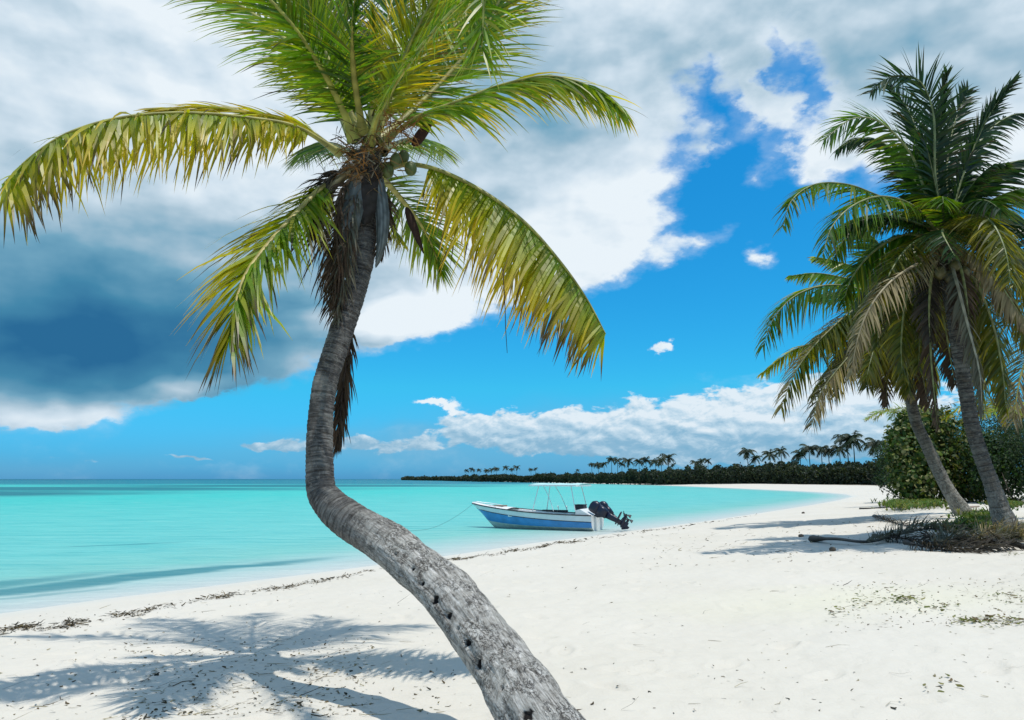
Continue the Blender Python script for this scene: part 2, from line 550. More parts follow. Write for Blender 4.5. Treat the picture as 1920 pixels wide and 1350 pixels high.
def water_material():
    m, t, b = new_mat('water')
    geo = t.node('ShaderNodeNewGeometry')
    pos = geo.outputs['Position']
    off = t.math('MULTIPLY', t.node('ShaderNodeAttribute', attribute_name='sd').outputs['Fac'], -1.0)
    sp = t.node('ShaderNodeSeparateXYZ')
    t.l.new(pos, sp.inputs[0])
    flat = t.node('ShaderNodeMapping')
    t.l.new(pos, flat.inputs[0])
    flat.inputs['Rotation'].default_value = (0, 0, math.radians(-40))
    flat.inputs['Scale'].default_value = (0.3, 1, 1)
    nlow = t.noise(pos, 0.035, 5, 0.6).outputs[0]
    nst = t.noise(flat.outputs[0], 0.5, 6, 0.65).outputs[0]
    # depth colour: shallow pale aqua to turquoise to deep blue far out
    d = t.math('ADD', off, t.math('MULTIPLY', t.math('SUBTRACT', nst, 0.5), t.math('MINIMUM', t.math('MULTIPLY', off, 0.7), 9.0)))
    c = t.ramp(t.math('DIVIDE', d, 60.0, clamp=True), WATER_RAMP)
    yd = t.math('ADD', sp.outputs[1], t.math('MULTIPLY', t.math('SUBTRACT', nlow, 0.5), 160.0))
    xoff = t.math('MULTIPLY', t.smooth(sp.outputs[0], -10.0, 60.0), 260.0)
    yd = t.math('SUBTRACT', yd, xoff)
    c = t.mix(t.smooth(yd, 170.0, 330.0), c, (.006, .15, .22))
    c = t.mix(t.smooth(yd, 500.0, 1600.0), c, (.005, .10, .18))
    # wavelet glints and shade painted into the colour as paler and darker streaks
    st2 = t.node('ShaderNodeMapping')
    t.l.new(pos, st2.inputs[0])
    st2.inputs['Rotation'].default_value = (0, 0, math.radians(-12))
    st2.inputs['Scale'].default_value = (0.16, 1, 1)
    stk = t.noise(st2.outputs[0], 1.6, 8, 0.72, dist=0.3).outputs[0]
    c = t.mix(t.math('MULTIPLY', t.smooth(stk, 0.48, 0.66), t.math('MULTIPLY', t.smooth(off, 0.8, 5.0), 0.5)), c, (.03, .32, .33))
    c = t.mix(t.math('MULTIPLY', t.smooth(stk, 0.50, 0.32), t.math('MULTIPLY', t.smooth(off, 0.8, 5.0), 0.5)), c, (.20, .54, .49))
    # sea grass and deeper troughs
    wv = t.vmath('ADD', pos, t.vmath('SCALE', t.vmath('SUBTRACT', t.noise(flat.outputs[0], 0.35, 5, 0.6).outputs['Color'], (.5, .5, .5)), 2.2))
    wfar = t.vmath('ADD', pos, t.vmath('SCALE', t.vmath('SUBTRACT', t.noise(pos, 0.03, 4, 0.6).outputs['Color'], (.5, .5, .5)), 45.0))
    wv = t.vmath('MULTIPLY', wv, (1, 1, 0))
    wfar = t.vmath('MULTIPLY', wfar, (1, 1, 0))
    acc = None
    for (x0, y0, rx, ry, rot, wt) in GRASS:
        g = t.blob(wv if y0 < 50 else wfar, (x0, y0), (rx, ry), math.radians(rot))
        g = t.math('MULTIPLY', t.smooth(g, 0.05, 0.6), wt)
        acc = g if acc is None else t.math('MAXIMUM', acc, g)
    patch = t.smooth(t.noise(flat.outputs[0], 0.09, 6, 0.6).outputs[0], 0.62, 0.75)
    patch = t.math('MULTIPLY', patch, t.math('MULTIPLY', t.smooth(off, 15.0, 40.0), 0.25))
    acc = t.math('MAXIMUM', acc, patch)
    c = t.mix(acc, c, (.012, .17, .20))
    t.n.remove(b)
    dif = t.node('ShaderNodeBsdfDiffuse')
    t.put(dif.inputs[0], c)
    glo = t.node('ShaderNodeBsdfGlossy')
    glo.inputs['Roughness'].default_value = 0.14
    fre = t.node('ShaderNodeFresnel')
    fre.inputs[0].default_value = 1.33
    wat = t.node('ShaderNodeMixShader')
    # a rough sea never mirrors fully, however low the view
    t.put(wat.inputs[0], t.math('MINIMUM', fre.outputs[0], 0.20))
    t.l.new(dif.outputs[0], wat.inputs[1])
    t.l.new(glo.outputs[0], wat.inputs[2])
    # ripples
    bn = t.node('ShaderNodeBump')
    bn.inputs['Strength'].default_value = 0.55
    bn.inputs['Distance'].default_value = 0.32
    flat2 = t.node('ShaderNodeMapping')
    t.l.new(pos, flat2.inputs[0])
    flat2.inputs['Rotation'].default_value = (0, 0, math.radians(-30))
    flat2.inputs['Scale'].default_value = (0.35, 1, 1)
    h = t.math('ADD', t.noise(flat2.outputs[0], 2.2, 5, 0.6, dist=0.4).outputs[0], t.math('MULTIPLY', t.noise(flat2.outputs[0], 0.5, 3, 0.5).outputs[0], 1.6))
    t.l.new(h, bn.inputs['Height'])
    for q in (dif, glo, fre):
        t.l.new(bn.outputs[0], q.inputs['Normal'])
    # thin water lets the sand show through
    tr = t.node('ShaderNodeBsdfTransparent')
    tr.inputs[0].default_value = (.93, .985, .985, 1)
    mx = t.node('ShaderNodeMixShader')
    a = t.smooth(off, -0.12, -0.02)
    t.put(mx.inputs[0], a)
    t.l.new(tr.outputs[0], mx.inputs[1])
    t.l.new(wat.outputs[0], mx.inputs[2])
    out = [n for n in t.n if n.type == 'OUTPUT_MATERIAL'][0]
    t.l.new(mx.outputs[0], out.inputs[0])
    return m


WATER_RAMP = [(0.0, (.50, .53, .50)), (0.025, (.35, .50, .475)), (0.065, (.18, .465, .42)), (0.14, (.135, .475, .445)), (0.35, (.11, .48, .445)), (1.0, (.045, .47, .425))]
GRASS = [(-7.4, 15.0, 6.6, .8, 50, .8), (-10.2, 13.2, 4.6, .7, 50, .65), (-8.4, 12.4, 2.6, .25, 50, .4), (-11.5, 22.0, 2.6, .3, 25, .45), (-4.6, 30, 3.4, .5, 35, .4),
         (-80, 100, 50, 34, 0, 1), (-110, 150, 110, 45, -6, 1), (-60, 210, 80, 50, 0, 1), (30, 150, 26, 5, 10, .3)]


def build_water():
    rr = np.concatenate([np.geomspace(7.0, 120, 260), np.geomspace(124, 40000, 90)])
    th = np.concatenate([np.linspace(-0.75, 0.72, 360), np.linspace(0.75, 2 * math.pi - 0.78, 60)])
    x, y, f = polar(rr, th)
    sd = signed(x, y)
    keep = sd[f].min(axis=1) < 0.35
    f = f[keep]
    used = np.unique(f)
    remap = np.zeros(len(x), dtype=np.int64)
    remap[used] = np.arange(len(used))
    x, y, sd = x[used], y[used], sd[used]
    z = np.where(np.hypot(x, y) < 150, (vnoise(x * .7 + y * .5, y * .9 - x * .6, 9) - .5) * 0.03 * sstep(0.5, 6, -sd), 0.0)
    o = fast_mesh('water', np.stack([x, y, z + 0.004], 1), remap[f], water_material(), {'sd': sd})
    tag(o, kind='structure')


build_ground()
build_water()


# ------------------------------------------------------------------ foliage materials
def leaf_material(name='palm_leaf', trans=0.5, rough=0.42, gloss=0.5):
    m, t, b = new_mat(name)
    a = t.node('ShaderNodeAttribute', attribute_name='col')
    tc = t.node('ShaderNodeTexCoord')
    n = t.noise(tc.outputs['Object'], 9.0, 4, 0.6).outputs[0]
    c = t.mix(t.math('MULTIPLY', n, 0.22), a.outputs['Color'], (0.02, 0.03, 0.01), 'MIX')
    t.put(b.inputs['Base Color'], c)
    b.inputs['Roughness'].default_value = rough
    b.inputs['Specular IOR Level'].default_value = gloss
    tr = t.node('ShaderNodeBsdfTranslucent')
    t.put(tr.inputs[0], t.mix(1.0, c, (1.5, 1.5, 0.5), 'MULTIPLY'))
    mx = t.node('ShaderNodeMixShader')
    mx.inputs[0].default_value = trans
    t.l.new(b.outputs[0], mx.inputs[1])
    t.l.new(tr.outputs[0], mx.inputs[2])
    out = [q for q in t.n if q.type == 'OUTPUT_MATERIAL'][0]
    t.l.new(mx.outputs[0], out.inputs[0])
    return m


LEAF = leaf_material()
DRY = leaf_material('dry_leaf', 0.15, 0.8, 0.15)
STALK = leaf_material('leaf_stalk', 0.0, 0.5, 0.4)
BUSH = leaf_material('bush_leaf', 0.3, 0.55, 0.25)
DOWN = np.array([0, 0, -1.0])

PALS = {
    # base colours along a leaflet: root, middle, tip; and the share that is yellow
    'green': ((.045, .13, .010), (.06, .165, .010), (.11, .17, .02), .10),
    'lime': ((.10, .23, .010), (.19, .33, .012), (.36, .34, .03), .30),
    'yellow': ((.15, .27, .008), (.42, .40, .010), (.60, .33, .02), .6),
    'olive': ((.075, .11, .012), (.10, .12, .014), (.13, .10, .02), .25),
    'dark': ((.016, .05, .014), (.020, .062, .015), (.04, .07, .02), .03),
    'tan': ((.24, .20, .11), (.32, .26, .15), (.25, .18, .10), .2),
    'char': ((.045, .038, .034), (.06, .05, .042), (.09, .075, .06), .0),
    'brown': ((.09, .06, .04), (.10, .065, .045), (.07, .045, .035), .0),
    'grey': ((.13, .13, .10), (.15, .145, .11), (.12, .10, .08), .05),
}
YEL = np.array([.50, .38, .015])
BRN = np.array([.06, .035, .025])


def unit(v):
    return v / (np.linalg.norm(v) + 1e-9)


def frond(parent, pts, L=0.6, hint=(0, 0, 1), n=80, width=0.035, droop=0.5, pal='green', seed=0, bare=0.12, sides=(1, 1),
          fwd=(70, 28), segs=4, stalk_r=0.025, browntip=0.15, lift=0.1, taper=0.35, tipbrown=0.0, name='frond', jitter=0.1,
          stalk_col=(.30, .28, .06), split=True, world=False, sidepal=None, rise=0.25, mat=None, clump=0.0, gust=(0, 0, 0)):
    """a pinnate leaf: rachis tube (child named stalk) and leaflets in one mesh. pts = (px,py,depth) or world points"""
    rg = np.random.default_rng(seed + 1000)
    W3 = np.array([tuple(P(*p)) for p in pts]) if not world else np.array(pts, dtype=float)
    M = 60
    sp = catmull(W3, M)
    T = np.gradient(sp, axis=0)
    T /= np.linalg.norm(T, axis=1)[:, None]
    hint = np.array(hint, dtype=float)
    V, Fc, C = [], [], []
    gust = np.array(gust, dtype=float)
    S_prev = None
    Ss = []
    for i in range(M):
        S = np.cross(T[i], hint)
        if np.linalg.norm(S) < 0.15 and S_prev is not None:
            S = S_prev
        S = unit(S - T[i] * np.dot(S, T[i]))
        if S_prev is not None:
            if np.dot(S, S_prev) < 0:
                S = -S
            S = unit(S * 0.35 + S_prev * 0.65)
            S = unit(S - T[i] * np.dot(S, T[i]))
        S_prev = S
        Ss.append(S)
    Ss = np.array(Ss)
    cl = 0
    for k in range(n):
        for si, side in ((0, -1), (1, 1)):
            if sides[si] <= 0:
                continue
            t = bare + (1 - bare) * (k + rg.uniform(0, .9)) / n
            f = t * (M - 1)
            i = min(int(f), M - 2)
            fr = f - i
            p = sp[i] * (1 - fr) + sp[i + 1] * fr
            tt, S = T[i], Ss[i]
            U = np.cross(S, tt)
            if np.dot(U, hint) < 0:
                U = -U
            q = (t - bare) / (1 - bare)
            ln = L * sides[si] * min(1.0, 0.45 + q / rise * 0.55) * (1 - (1 - taper) * max(0, (q - 0.45) / 0.55) ** 1.5) * rg.uniform(0.82, 1.1)
            if k % 9 == 0:
                cl = rg.normal(0, clump)
            th = math.radians(fwd[0] + (fwd[1] - fwd[0]) * q ** 0.8 + rg.normal(0, 8) + cl * 30)
            d = math.cos(th) * tt + side * math.sin(th) * S + (lift + rg.normal(0, jitter)) * U
            d = unit(d)
            if lift < -.4 and np.dot(d, hint) > .1:
                d = unit(d - 1.2 * np.dot(d, hint) * hint)
            wv = unit(tt - d * np.dot(tt, d) + rg.normal(0, 0.25, 3) + 0.3 * U)
            pl = PALS[(sidepal[si] if sidepal else pal)]
            tint = rg.uniform(0.7, 1.25)
            yel = rg.random() < pl[3]
            ya = rg.uniform(0.2, 0.9) if yel else rg.uniform(0, 0.15)
            bt = browntip + tipbrown * max(0, (q - 0.6) / 0.4)
            isb = rg.random() < bt
            g = droop * rg.uniform(0.75, 1.3)
            v0 = len(V)
            pos = p.copy()
            ww = width * rg.uniform(.7, 1.15)
            ln *= rg.choice([1, 1, 1, 1, .8, .55]) if rg.random() < .5 else 1
            for s in range(segs + 1):
                u = s / segs
                prof = (0.5 + 1.3 * u) if u < 0.25 else (0.82 * (1 - (u - 0.25) / 0.75) ** 0.85 + 0.02)
                w_ = ww * prof
                if u < 0.5:
                    c = np.array(pl[0]) * (1 - 2 * u) + np.array(pl[1]) * 2 * u
                else:
                    c = np.array(pl[1]) * (2 - 2 * u) + np.array(pl[2]) * (2 * u - 1)
                c = c * tint
                a_ = ya * (0.35 + 0.65 * u)
                c = c * (1 - a_) + YEL * a_ * tint if pal not in ('brown', 'grey', 'dark', 'tan', 'char') else c
                if isb:
                    b_ = min(1, max(0, (u - 0.35) * 2.2))
                    c = c * (1 - b_) + BRN * b_
                V.append(pos - wv * w_ / 2)
                V.append(pos + wv * w_ / 2)
                C += [c, c]
                if s < segs:
                    Fc.append((v0 + 2 * s, v0 + 2 * s + 1, v0 + 2 * s + 3, v0 + 2 * s + 2))
                    pos = pos + d * ln / segs
                    d = unit(d + (DOWN * g + gust) * (0.45 + 0.55 * u) * (1.9 / segs))
                    wv = unit(wv - d * np.dot(wv, d))
    o = mesh_obj(name, V, Fc, mat or LEAF, parent, cols=C)
    # rachis
    V, Fc, C = [], [], []
    rn = 7
    for i in range(M):
        q = i / (M - 1)
        r = stalk_r * (1 - q) ** 0.8 + 0.0035 + (stalk_r * 1.3 * max(0, 1 - q / 0.08))
        S, U = Ss[i], np.cross(Ss[i], T[i])
        for j in range(rn):
            a = 2 * math.pi * j / rn
            V.append(sp[i] + S * math.cos(a) * r * 1.2 + U * math.sin(a) * r * 0.8)
            C.append(np.array(stalk_col) * (1 + 0.25 * math.sin(i * 1.3)))
    for i in range(M - 1):
        for j in range(rn):
            j2 = (j + 1) % rn
            Fc.append((i * rn + j, i * rn + j2, (i + 1) * rn + j2, (i + 1) * rn + j))
    st = mesh_obj('stalk', V, Fc, STALK, None, cols=C, smooth=True)
    st.parent = o
    return o


def tube_mesh(name, path, radii, mat, parent=None, rn=10, cols=None, smooth=True, caps=True):
    path = np.array([tuple(p) for p in path], dtype=float)
    T = np.gradient(path, axis=0)
    V, Fc = [], []
    S = None
    for i in range(len(path)):
        t = unit(T[i])
        ref = np.array([0, 0, 1.0]) if abs(t[2]) < 0.9 else np.array([1.0, 0, 0])
        s = unit(np.cross(t, ref)) if S is None else unit(S - t * np.dot(S, t))
        S = s
        u = np.cross(s, t)
        for j in range(rn):
            a = 2 * math.pi * j / rn
            V.append(path[i] + (s * math.cos(a) + u * math.sin(a)) * radii[i])
    for i in range(len(path) - 1):
        for j in range(rn):
            j2 = (j + 1) % rn
            Fc.append((i * rn + j, i * rn + j2, (i + 1) * rn + j2, (i + 1) * rn + j))
    if caps:
        Fc.append(tuple(range(rn - 1, -1, -1)))
        n0 = (len(path) - 1) * rn
        Fc.append(tuple(range(n0, n0 + rn)))
    return mesh_obj(name, V, Fc, mat, parent, cols=cols, smooth=smooth)


# ------------------------------------------------------------------ trunks
def trunk_material(name, warm=False):
    m, t, b = new_mat(name)
    at_s = t.node('ShaderNodeAttribute', attribute_name='arc').outputs['Fac']
    at_a = t.node('ShaderNodeAttribute', attribute_name='old').outputs['Fac']
    at_u = t.node('ShaderNodeAttribute', attribute_name='cu').outputs['Fac']
    at_v = t.node('ShaderNodeAttribute', attribute_name='cv').outputs['Fac']
    pit = t.node('ShaderNodeAttribute', attribute_name='pit').outputs['Fac']
    ring = t.node('ShaderNodeAttribute', attribute_name='ring').outputs['Fac']
    cb = t.node('ShaderNodeCombineXYZ')
    t.put(cb.inputs[0], at_u)
    t.put(cb.inputs[1], at_v)
    t.put(cb.inputs[2], at_s)
    cyl = cb.outputs[0]
    mp = t.node('ShaderNodeMapping')
    t.l.new(cyl, mp.inputs[0])
    mp.inputs['Scale'].default_value = (11, 11, 1.7)
    mp2 = t.node('ShaderNodeMapping')
    t.l.new(cyl, mp2.inputs[0])
    mp2.inputs['Scale'].default_value = (2.0, 2.0, 22)
    fib = t.noise(mp.outputs[0], 5.0, 9, 0.75, dist=0.7).outputs[0]
    rg = t.noise(mp2.outputs[0], 3.0, 7, 0.65, dist=0.5).outputs[0]
    big = t.noise(cyl, 3.2, 6, 0.6).outputs[0]
    fine = t.noise(cyl, 90.0, 4, 0.7).outputs[0]
    wv = t.vmath('ADD', mp.outputs[0], t.vmath('SCALE', t.noise(cyl, 14.0, 4, 0.6).outputs['Color'], 1.6))
    vo = t.node('ShaderNodeTexVoronoi', feature='DISTANCE_TO_EDGE')
    t.l.new(wv, vo.inputs['Vector'])
    vo.inputs['Scale'].default_value = 3.0
    crack = t.math('MULTIPLY', t.smooth(vo.outputs['Distance'], 0.10, 0.01), t.smooth(t.noise(cyl, 8.0, 3).outputs[0], 0.42, 0.58))
    lich = t.smooth(t.noise(cyl, 20.0, 7, 0.7, dist=0.8).outputs[0], 0.54, 0.60)
    c_low = t.ramp(fib, [(0.30, (.035, .030, .026)), (0.41, (.22, .205, .18)), (0.52, (.45, .43, .39)), (0.66, (.72, .70, .66))])
    c_up = t.ramp(rg, [(0.33, (.026, .024, .024)), (0.48, (.080, .077, .074)), (0.62, (.165, .16, .152)), (0.75, (.29, .28, .265))])
    c_low = t.mix(t.math('MULTIPLY', crack, 0.8), c_low, (.05, .04, .035))
    c_low = t.mix(t.math('MULTIPLY', lich, 0.45), c_low, (.58, .57, .53))
    c_up = t.mix(t.math('MULTIPLY', lich, 0.35), c_up, (.30, .29, .26))
    c = t.mix(at_a, c_up, c_low)  # weathered foot, ringed top; sunlight and crown shade also put into the tones
    c = t.mix(t.math('MULTIPLY', t.smooth(big, 0.5, 0.72), 0.45), c, (.20, .16, .11) if warm else (.13, .12, .11))
    c = t.mix(t.math('MULTIPLY', t.smooth(big, 0.52, 0.32), 0.35), c, (.42, .42, .38))
    c = t.mix(t.math('MULTIPLY', t.smooth(fine, 0.55, 0.75), 0.35), c, (.06, .05, .045))
    c = t.mix(t.math('MULTIPLY', ring, 0.75), c, (.045, .038, .032))
    c = t.mix(t.math('MULTIPLY', t.smooth(pit, 0.3, 0.6), 0.96), c, (.010, .007, .007))
    if warm:
        c = t.mix(1.0, c, (.78, .76, .71), 'MULTIPLY')  # whole bark darkened in colour for the shade the crowns cast
    t.put(b.inputs['Base Color'], c)
    b.inputs['Roughness'].default_value = 0.9
    b.inputs['Specular IOR Level'].default_value = 0.15
    h = t.math('ADD', t.math('MULTIPLY', fib, at_a), t.math('MULTIPLY', rg, t.math('SUBTRACT', 1.15, at_a)))
    h = t.math('ADD', h, t.math('MULTIPLY', fine, 0.25))
    h = t.math('SUBTRACT', h, t.math('MULTIPLY', t.math('MULTIPLY', crack, at_a), 0.6))
    bn = t.node('ShaderNodeBump')
    bn.inputs['Strength'].default_value = 0.9
    bn.inputs['Distance'].default_value = 0.022
    t.l.new(h, bn.inputs['Height'])
    t.l.new(bn.outputs[0], b.inputs['Normal'])
    return m


TRUNK = trunk_material('palm_bark')
TRUNKW = trunk_material('palm_bark_warm_shaded', True)


def trunk(parent, spec, n=420, rn=72, pits=(), seed=1, old=(0.0, 1.0), ring_step=0.07, mat=None, world=False, ringamp=0.006):
    """spec rows: px, py, width px, depth   (from the ground up)"""
    pts = [tuple(P(a, b, d)) + (w_ / F * d / 2,) for (a, b, w_, d) in spec] if not world else spec
    sp = catmull(pts, n)
    path, rad = sp[:, :3], sp[:, 3]
    T = np.gradient(path, axis=0)
    T /= np.linalg.norm(T, axis=1)[:, None]
    s = np.concatenate([[0], np.cumsum(np.linalg.norm(np.diff(path, axis=0), axis=1))])
    rg = np.random.default_rng(seed)
    S = unit(np.cross(T[0], [0.3, 1, 0]))
    frames = []
    for i in range(n):
        S = unit(S - T[i] * np.dot(S, T[i]))
        frames.append((S, np.cross(S, T[i])))
    ang = np.linspace(0, 2 * math.pi, rn, endpoint=False)
    # irregular ring scars
    edges = [0]
    while edges[-1] < s[-1]:
        edges.append(edges[-1] + ring_step * rg.uniform(0.7, 1.35))
    edges = np.array(edges)
    tilt = rg.normal(0, 0.012, len(edges))
    ph = rg.uniform(0, 6.28, len(edges))
    V = np.zeros((n, rn, 3))
    A_s = np.zeros((n, rn)); A_o = np.zeros((n, rn)); A_p = np.zeros((n, rn)); A_r = np.zeros((n, rn))
    cu = np.zeros((n, rn)); cv = np.zeros((n, rn))
    for i in range(n):
        q = s[i] / s[-1]
        o_ = 1 - sstep(old[0], old[1], q)
        k = np.searchsorted(edges, s[i]) - 1
        k = max(0, min(k, len(edges) - 2))
        loc = s[i] + tilt[k] * np.cos(ang + ph[k])
        f = (loc - edges[k]) / (edges[k + 1] - edges[k])
        saw = np.clip(f, 0, 1)
        ringv = np.exp(-((saw - 0.06) / 0.10) ** 2)
        irr = vnoise(ang * 2.2 + 5, np.full(rn, s[i] * 5.0), seed) - .5 + 0.5 * (vnoise(ang * 6, np.full(rn, s[i] * 14.0), seed + 3) - .5)
        # close the noise round the seam
        irr2 = vnoise((ang - 2 * math.pi) * 2.2 + 5, np.full(rn, s[i] * 5.0), seed) - .5
        bl = sstep(5.2, 6.28, ang)
        irr = irr * (1 - bl) + irr2 * bl
        r = rad[i] * (1 + 0.10 * irr * (0.5 + o_)) + ringamp * (saw - 0.5) * (1.2 - o_) - 0.35 * ringamp * ringv
        fib = (vnoise(ang * 9, np.full(rn, s[i] * 2.2), seed + 7) - .5) * 0.012 * o_
        r = r + fib * (1 - bl)
        Sx, Ux = frames[i]
        V[i] = path[i] + np.cos(ang)[:, None] * Sx * r[:, None] + np.sin(ang)[:, None] * Ux * r[:, None]
        A_s[i] = s[i]; A_o[i] = o_; A_r[i] = ringv * (1 - 0.65 * o_) * (0.35 + 1.1 * vnoise(ang * 3, np.full(rn, k * 7.1), 5))
        cu[i] = np.cos(ang) * 0.16; cv[i] = np.sin(ang) * 0.16
    for (px, py, rr) in pits:
        # nearest vertex on the side seen from the camera
        best, bi = 1e9, None
        for i in range(n):
            c = path[i]
            pr = project(c)
            if abs(pr[1] - py) > 60:
                continue
            for j in range(0, rn, 2):
                a = project(V[i, j])
                dd = (a[0] - px) ** 2 + (a[1] - py) ** 2
                nrm = V[i, j] - path[i]
                if np.dot(nrm, np.array([0, 0, CAMZ]) - V[i, j]) < 0:
                    continue
                if dd < best:
                    best, bi = dd, (i, j)
        if bi is None:
            continue
        c = V[bi].copy()
        dist = np.linalg.norm(V - c, axis=2)
        jag = 0.45 + 1.0 * vnoise((V[..., 0] * 75 + px), (V[..., 2] * 75 + py), seed)
        g = np.exp(-(dist / (rr * jag)) ** 2.5)
        A_p = np.maximum(A_p, g)
        inn = unit(path[bi[0]] - c)
        V = V + g[..., None] * inn * 0.03
    Vf = V.reshape(-1, 3)
    i = np.arange(n - 1)[:, None] * rn
    j = np.arange(rn)[None, :]
    j2 = (j + 1) % rn
    Fq = np.stack([i + j, i + j2, i + rn + j2, i + rn + j], -1).reshape(-1, 4)
    o = fast_mesh('trunk', Vf, Fq, mat or TRUNK, {'arc': A_s.ravel(), 'old': A_o.ravel(), 'pit': A_p.ravel(), 'ring': A_r.ravel(),
                                                  'cu': cu.ravel(), 'cv': cv.ravel()})
    if parent is not None:
        o.parent = parent
        o.matrix_parent_inverse = Matrix.Translation(parent.location).inverted()
    return o


def project(p):
    d = Vector(p) - Vector((0, 0, CAMZ))
    f = Vector((0, math.cos(PITCH), math.sin(PITCH)))
    u = Vector((0, -math.sin(PITCH), math.cos(PITCH)))
    z = d.dot(f)
    return (960 + F * d.x / z, 675 - F * d.dot(u) / z)


def strands(name, parent, items, mat, width=0.012, seed=3, segs=5):
    """items: (start, direction, length, droop, colour)"""
    rg = np.random.default_rng(seed)
    V, Fc, C = [], [], []
    for (p, d, ln, g, c, wd) in items:
        p = np.array(tuple(p), dtype=float)
        d = unit(np.array(d, dtype=float))
        wv = unit(np.cross(d, rg.normal(0, 1, 3)))
        v0 = len(V)
        for s in range(segs + 1):
            u = s / segs
            w_ = wd * (1 - 0.75 * u)
            V += [p - wv * w_ / 2, p + wv * w_ / 2]
            C += [c, c]
            if s < segs:
                Fc.append((v0 + 2 * s, v0 + 2 * s + 1, v0 + 2 * s + 3, v0 + 2 * s + 2))
            p = p + d * ln / segs
            d = unit(d + DOWN * g / segs + rg.normal(0, 0.08, 3))
    return mesh_obj(name, V, Fc, mat, parent, cols=C)


def ellipsoid(name, parent, c, axis, a, b, col, mat, seed=0, rn=14, hn=10, rough=0.04, point=0.0):
    rg = np.random.default_rng(seed)
    c = np.array(tuple(c), dtype=float)
    ax = unit(np.array(axis, dtype=float))
    s = unit(np.cross(ax, [0.3, 0.9, 0.2]))
    u = np.cross(ax, s)
    V, Fc, C = [], [], []
    for i in range(hn + 1):
        ph = math.pi * i / hn
        for j in range(rn):
            th = 2 * math.pi * j / rn
            r = b * math.sin(ph) * (1 + rough * rg.normal()) * (1 - point * (0.5 - 0.5 * math.cos(ph)))
            V.append(c + ax * (-math.cos(ph) * a) + (s * math.cos(th) + u * math.sin(th)) * r)
            C.append(np.array(col) * rg.uniform(.85, 1.15))
    for i in range(hn):
        for j in range(rn):
            j2 = (j + 1) % rn
            Fc.append((i * rn + j, i * rn + j2, (i + 1) * rn + j2, (i + 1) * rn + j))
    return mesh_obj(name, V, Fc, mat, parent, cols=C, smooth=True)


